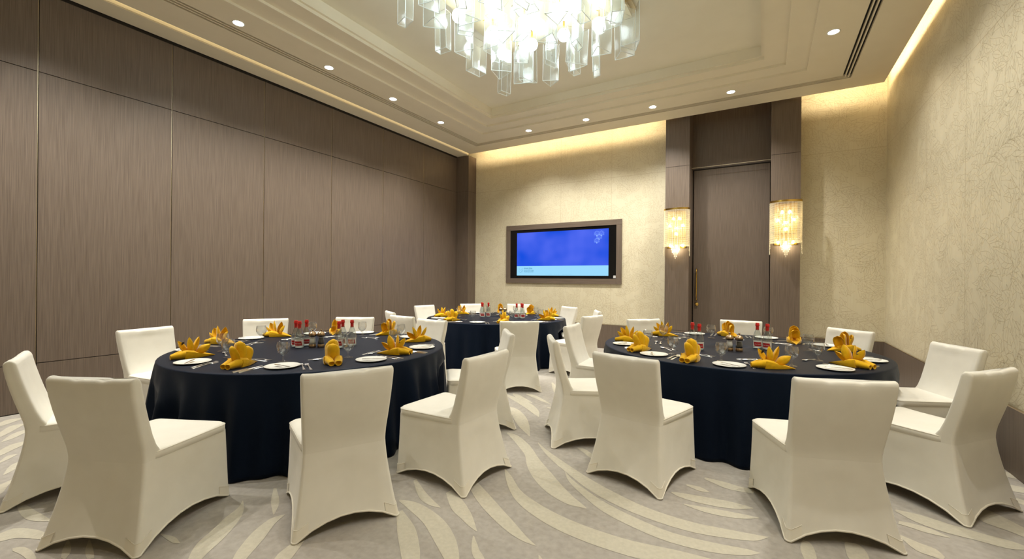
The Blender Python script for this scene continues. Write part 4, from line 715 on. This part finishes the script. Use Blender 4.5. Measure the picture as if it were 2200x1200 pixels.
def napkin(var, seed):
    rg = random.Random(seed); root = empty('folded_napkin')
    def cone(pts, nm, n=16, lift=0):
        """squashed roll of cloth; pts: (x, y, half width, height, spin)"""
        rings = []
        for (x, y, w_, h_, sp) in pts:
            ring = []
            for j in range(n):
                a_ = 2 * PI * j / n + sp; q = .5 + .5 * sin(a_)
                ring.append((x + .22 * w_ * cos(a_) * sp, y + w_ * cos(a_) * (1 - .12 * q), .0006 + lift + h_ * q ** .85 * (1 + .05 * sin(3 * a_ + x * 40))))
            rings.append(ring)
        last = rings[-1]; cx_, cy_, cz_ = (sum(p[k] for p in last) / n for k in range(3))
        for q, dx in ((.80, -.001), (.74, -.018), (.45, -.026)): rings.append([(cx_ + (p[0] - cx_) * q + dx, cy_ + (p[1] - cy_) * q, cz_ + (p[2] - cz_) * q) for p in last])
        m = MB(); m.loft(rings, 0, True, True, True); return m.build(nm, M['napkin'], root, auto=55)
    cone([(-.045, .040, .018, .045, 0), (-.01, .042, .030, .070, .05), (.04, .040, .036, .076, .1), (.09, .034, .035, .064, .15), (.135, .027, .030, .050, .2), (.155, .025, .028, .044, .2)], 'wrap')
    cone([(-.045, -.040, .018, .045, 0), (-.01, -.042, .030, .068, -.05), (.04, -.040, .036, .072, -.1), (.09, -.034, .034, .060, -.15), (.13, -.028, .028, .046, -.2), (.145, -.027, .026, .040, -.2)], 'wrap')
    # the flat pointed wing with a folded-over upper edge
    m = MB(); rows = []
    for i in range(15):
        t = i / 14; x = -.178 + .235 * t; w_ = .004 + .068 * sin(PI / 2 * min(1, t * 1.15)) ** 1.1; h_ = .006 + .062 * t ** .9
        rows.append([(x, w_ * .55, .001), (x, w_, .004), (x - .004, w_ * 1.06, h_ * .6), (x - .008, w_ * .98, h_), (x - .004, w_ * .86, h_ * .82), (x, w_ * .4, h_ * .50 + .004), (x + .006, 0, h_ * .58), (x, -w_ * .4, h_ * .50 + .004),
                     (x - .004, -w_ * .86, h_ * .86), (x - .008, -w_ * 1.0, h_ * 1.04), (x - .004, -w_ * 1.08, h_ * .62), (x, -w_, .004), (x, -w_ * .55, .001)])
    m.loft(rows, 0, True, True, True); m.build('wing', M['napkin'], root, auto=50)
    angs = {0: (150, 118, 92, 66), 1: (135, 112, 92, 70, 50), 2: (118, 104, 92, 80)}[var]
    for k, a in enumerate(angs):
        a = R(a + rg.uniform(-4, 4)); L = (.125, .15, .155, .14, .12)[k] * rg.uniform(.92, 1.06) * (1.0, 1.0, 1.05)[var]; tw = R((-38, 30, -25, 40, -30)[k] + rg.uniform(-10, 10)) * (1, 1, .6)[var]
        wd = (.042, .040, .056)[var]; bx = -.035 + .02 * k; grid = []
        for i in range(11):
            t = i / 10; W_ = wd * (sin(PI * min(1, t * .93 + .07)) ** .8 if var < 2 else (1 - max(0, t - .55) ** 2 * 4.6) ** .5 if t < .99 else .05); row = []
            for j in range(7):
                u = (j / 6 - .5) * 2; px = u * W_; pn = (1 - abs(u) ** 1.2) * W_ * .75 + .022 * t * t
                row.append((px * cos(tw) - pn * sin(tw), px * sin(tw) + pn * cos(tw), t * L))
            grid.append(row)
        pts = []
        for row in grid:
            rr = []
            for (yy, nn, zz) in row:      # yy across, nn out of the petal, zz along it
                X = zz * cos(a) + nn * sin(a); Z = zz * sin(a) - nn * cos(a); rr.append((bx + X, yy, .040 + Z))
            pts.append(rr)
        m = MB(); m.loft(pts, 0, False); o = m.build('petal', M['napkin'], root, True); s_ = o.modifiers.new('thick', 'SOLIDIFY'); s_.thickness = .0022
    if seed % 2 == 0:
        m = MB(); m.box((-.012, -.016, 0), (.012, .016, .0012)); o = m.build('care_tag', M['tag'], root); o.location = (.055, -.028, .13); o.rotation_euler = (R(70), R(10), R(30))
    return root
PRO = dict(glass=goblet(), fork=fork(), knife=knife(), bk=butter_knife(), spoon=spoon(), plate=plate())
NAP = [napkin(0, 2), napkin(1, 3), napkin(2, 4), napkin(0, 5)]
used = set()
def place(key, x, y, z, rz, label, cat, group=None, pro=None, rx=0):
    p = pro or PRO[key]
    if p.name in used: o = dup(p)
    else: o = p; used.add(p.name)
    o.location = (x, y, z); o.rotation_euler = (rx, 0, rz); tag(o, label, cat, group)
    if cat in ('fork', 'knife', 'spoon'): o.scale = (1.1, 1.1, 1)
    return o
# place name, angle and radius of napkin, plate angle/radius, glass angle/radius, napkin variant, napkin turn
SEATS = {
 1: [('leftmost', -111, 1.07, -136, 1.16, -97, .83, 0, 10), ('front left', -69, 1.03, -95, 1.11, -54, .82, 2, 0), ('front middle', -28, 1.0, -49, 1.06, -16, .81, 2, 0), ('front right', 8, 1.02, -11, 1.09, 38, .80, 0, 20),
     ('rightmost', 56, 1.08, 30, 1.12, 75, 1.0, 3, 12), ('rear right', 97, 1.15, 75, 1.14, 111, .95, 2, -20), ('rear middle', 134, 1.16, 116, 1.18, 148, .98, 0, 0), ('rear left', 168, 1.15, 146, 1.16, -176, .93, 1, 40), ('left rear', -158, 1.15, -178, 1.18, -128, .85, 1, 0)],
 3: [('leftmost', -170, 1.12, 170, 1.15, -155, .92, 1, 0), ('left front', -136, 1.14, -157, 1.17, -121, .95, 2, 20), ('front left', -104, 1.14, -123, 1.17, -92, .98, 2, 0), ('front middle', -72, 1.14, -88, 1.17, -60, 1.02, 0, -95),
     ('front right', -32, 1.14, -46, 1.18, -31, .86, 0, 0), ('right rear', 22, 1.12, -9, 1.17, 17, .74, 2, 10), ('rear right', 54, 1.04, 39, 1.17, 68, .92, 2, 40), ('rear middle', 96, 1.06, 74, 1.17, 112, .78, 2, 40), ('rear left', 144, 1.06, 117, 1.17, 161, .84, 1, 40)],
 2: [('leftmost', -154, 1.09, -176, 1.15, -138, .92, 0, 30), ('front left', -108, 1.05, -133, 1.14, -94, .76, 2, 0), ('front middle', -52, .98, -77, 1.06, -34, .62, 0, -40), ('front right', 4, 1.0, -22, 1.12, 20, .82, 0, 30),
     ('rightmost', 44, 1.06, 25, 1.12, 60, .86, 1, 0), ('rear right', 84, 1.12, 64, 1.15, 99, .92, 2, 0), ('rear middle', 120, 1.14, 100, 1.17, 136, .92, 2, 0), ('rear left', 165, 1.13, 144, 1.16, -179, .92, 1, 20)]}
KH = ('upright fan-folded', 'wide open fan-folded', 'tall round-topped folded', 'upright fan-folded')
for t, seats in SEATS.items():
    cx, cy = SCN[t]; tn = TN[t] + ' table'
    for (nm, th, rn, pt, prr, gt, gr, var, turn) in seats:
        P = lambda a, r: (cx + r * cos(R(a)), cy + r * sin(R(a)))
        at = 'at the %s place of %s' % (nm, tn); z = ZTOP + .001
        x, y = P(th, rn); place('', x, y, z, R(th + turn), 'yellow %s napkin %s' % (KH[var], at), 'napkin', 'yellow napkins on the ' + tn, NAP[var])
        x, y = P(pt, prr); place('plate', x, y, z, 0, 'round white side plate ' + at, 'plate', 'side plates on the ' + tn)
        place('bk', x + .02 * cos(R(pt)), y + .02 * sin(R(pt)), z + .0165, R(pt + 90 + 52), 'small knife on the side plate ' + at, 'knife', 'small knives on plates of the ' + tn)
        x, y = P(gt, gr); place('glass', x, y, z, 0, 'clear stemmed water glass ' + at, 'glass', 'stemmed glasses on the ' + tn)
        dA = (th - pt + 540) % 360 - 180; f1 = th - (dA - 8) if dA > 20 else th - dA + 7.6
        for k, (nm2, aa) in enumerate((('outer', pt + 8.4), ('inner', pt + 10.9))):
            if k and (abs(turn) > 50 or (th - pt + 360) % 360 < 16.5): continue
            x, y = P(aa, 1.09 + .02 * k); place('fork', x, y, z, R(th + 90 + 2 * k), '%s steel dinner fork %s' % (nm2, at), 'fork', 'dinner forks on the ' + tn)
        for k, (nm2, aa) in enumerate((('inner', th + 8.2), ('outer', th + 10.4))):
            aa += 2 * (abs(turn) > 50)
            if any(abs((aa - q_[3] + 180) % 360 - 180) < 9 for q_ in seats): continue
            if abs((aa - gt + 180) % 360 - 180) * 3.14 / 180 * gr < .07 and gr > .9: continue
            x, y = P(aa, 1.13); place('knife', x, y, z, R(th + 90 - 6), '%s steel table knife %s' % (nm2, at), 'knife', 'table knives on the ' + tn)
        x, y = P(th - 3, .81); place('spoon', x, y, z, R(th + 180), 'dessert spoon lying crosswise above the napkin ' + at, 'spoon', 'dessert spoons on the ' + tn)
        x, y = P(th - 3, .76)
        if abs((th - 3 - gt + 180) % 360 - 180) * 3.14 / 180 * gr > .2 or gr > .88: place('fork', x, y, z, R(th), 'dessert fork lying crosswise above the napkin ' + at, 'fork', 'dessert forks on the ' + tn)
BT = {1: [(-4.295, 2.77, 'left one of the left'), (-4.195, 2.745, 'front of the left'), (-4.265, 2.873, 'rear one of the left'), (-3.856, 2.969, 'front left of the right'), (-3.965, 3.10, 'rear of the right'), (-3.865, 3.14, 'right one of the right')],
      3: [(-.69, 5.08, 'left one of the left'), (-.605, 4.96, 'right one of the left'), (-.075, 5.46, 'left one of the right'), (.02, 5.405, 'right one of the right')],
      2: [(-4.80, 6.98, 'left one of the left'), (-4.72, 6.89, 'middle one of the left'), (-4.66, 7.0, 'right one of the left'), (-4.07, 7.08, 'left one of the right'), (-4.02, 7.18, 'middle one of the right'), (-3.95, 7.10, 'right one of the right')]}
b0 = bottle(); rgb = random.Random(4)
for t in BT:
    for k, (x, y, wh) in enumerate(BT[t]):
        d = math.atan2(-y, -x); place('', x, y, ZTOP + .0005, d + PI / 2 + rgb.uniform(-.35, .35), 'red capped water bottle, %s cluster on %s table' % (wh, TN[t]), 'bottle', 'water bottles on the %s table' % TN[t], b0)
ms, mp = mill('salt'), mill('pepper')
for t, ps, pp in ((1, (-4.115, 2.84), (-4.05, 2.895)), (3, (-.325, 5.10), (-.235, 5.11)), (2, (-4.55, 7.28), (-4.47, 7.31))):
    place('', *ps, ZTOP + .0005, 0, 'bronze topped glass mill filled with white salt on the %s table' % TN[t], 'salt mill', None, ms)
    place('', *pp, ZTOP + .0005, 0, 'bronze topped glass mill filled with dark pepper on the %s table' % TN[t], 'pepper mill', None, mp)
for p in list(PRO.values()) + NAP:
    if p.name not in used:
        for c in list(p.children): D.objects.remove(c)
        D.objects.remove(p)
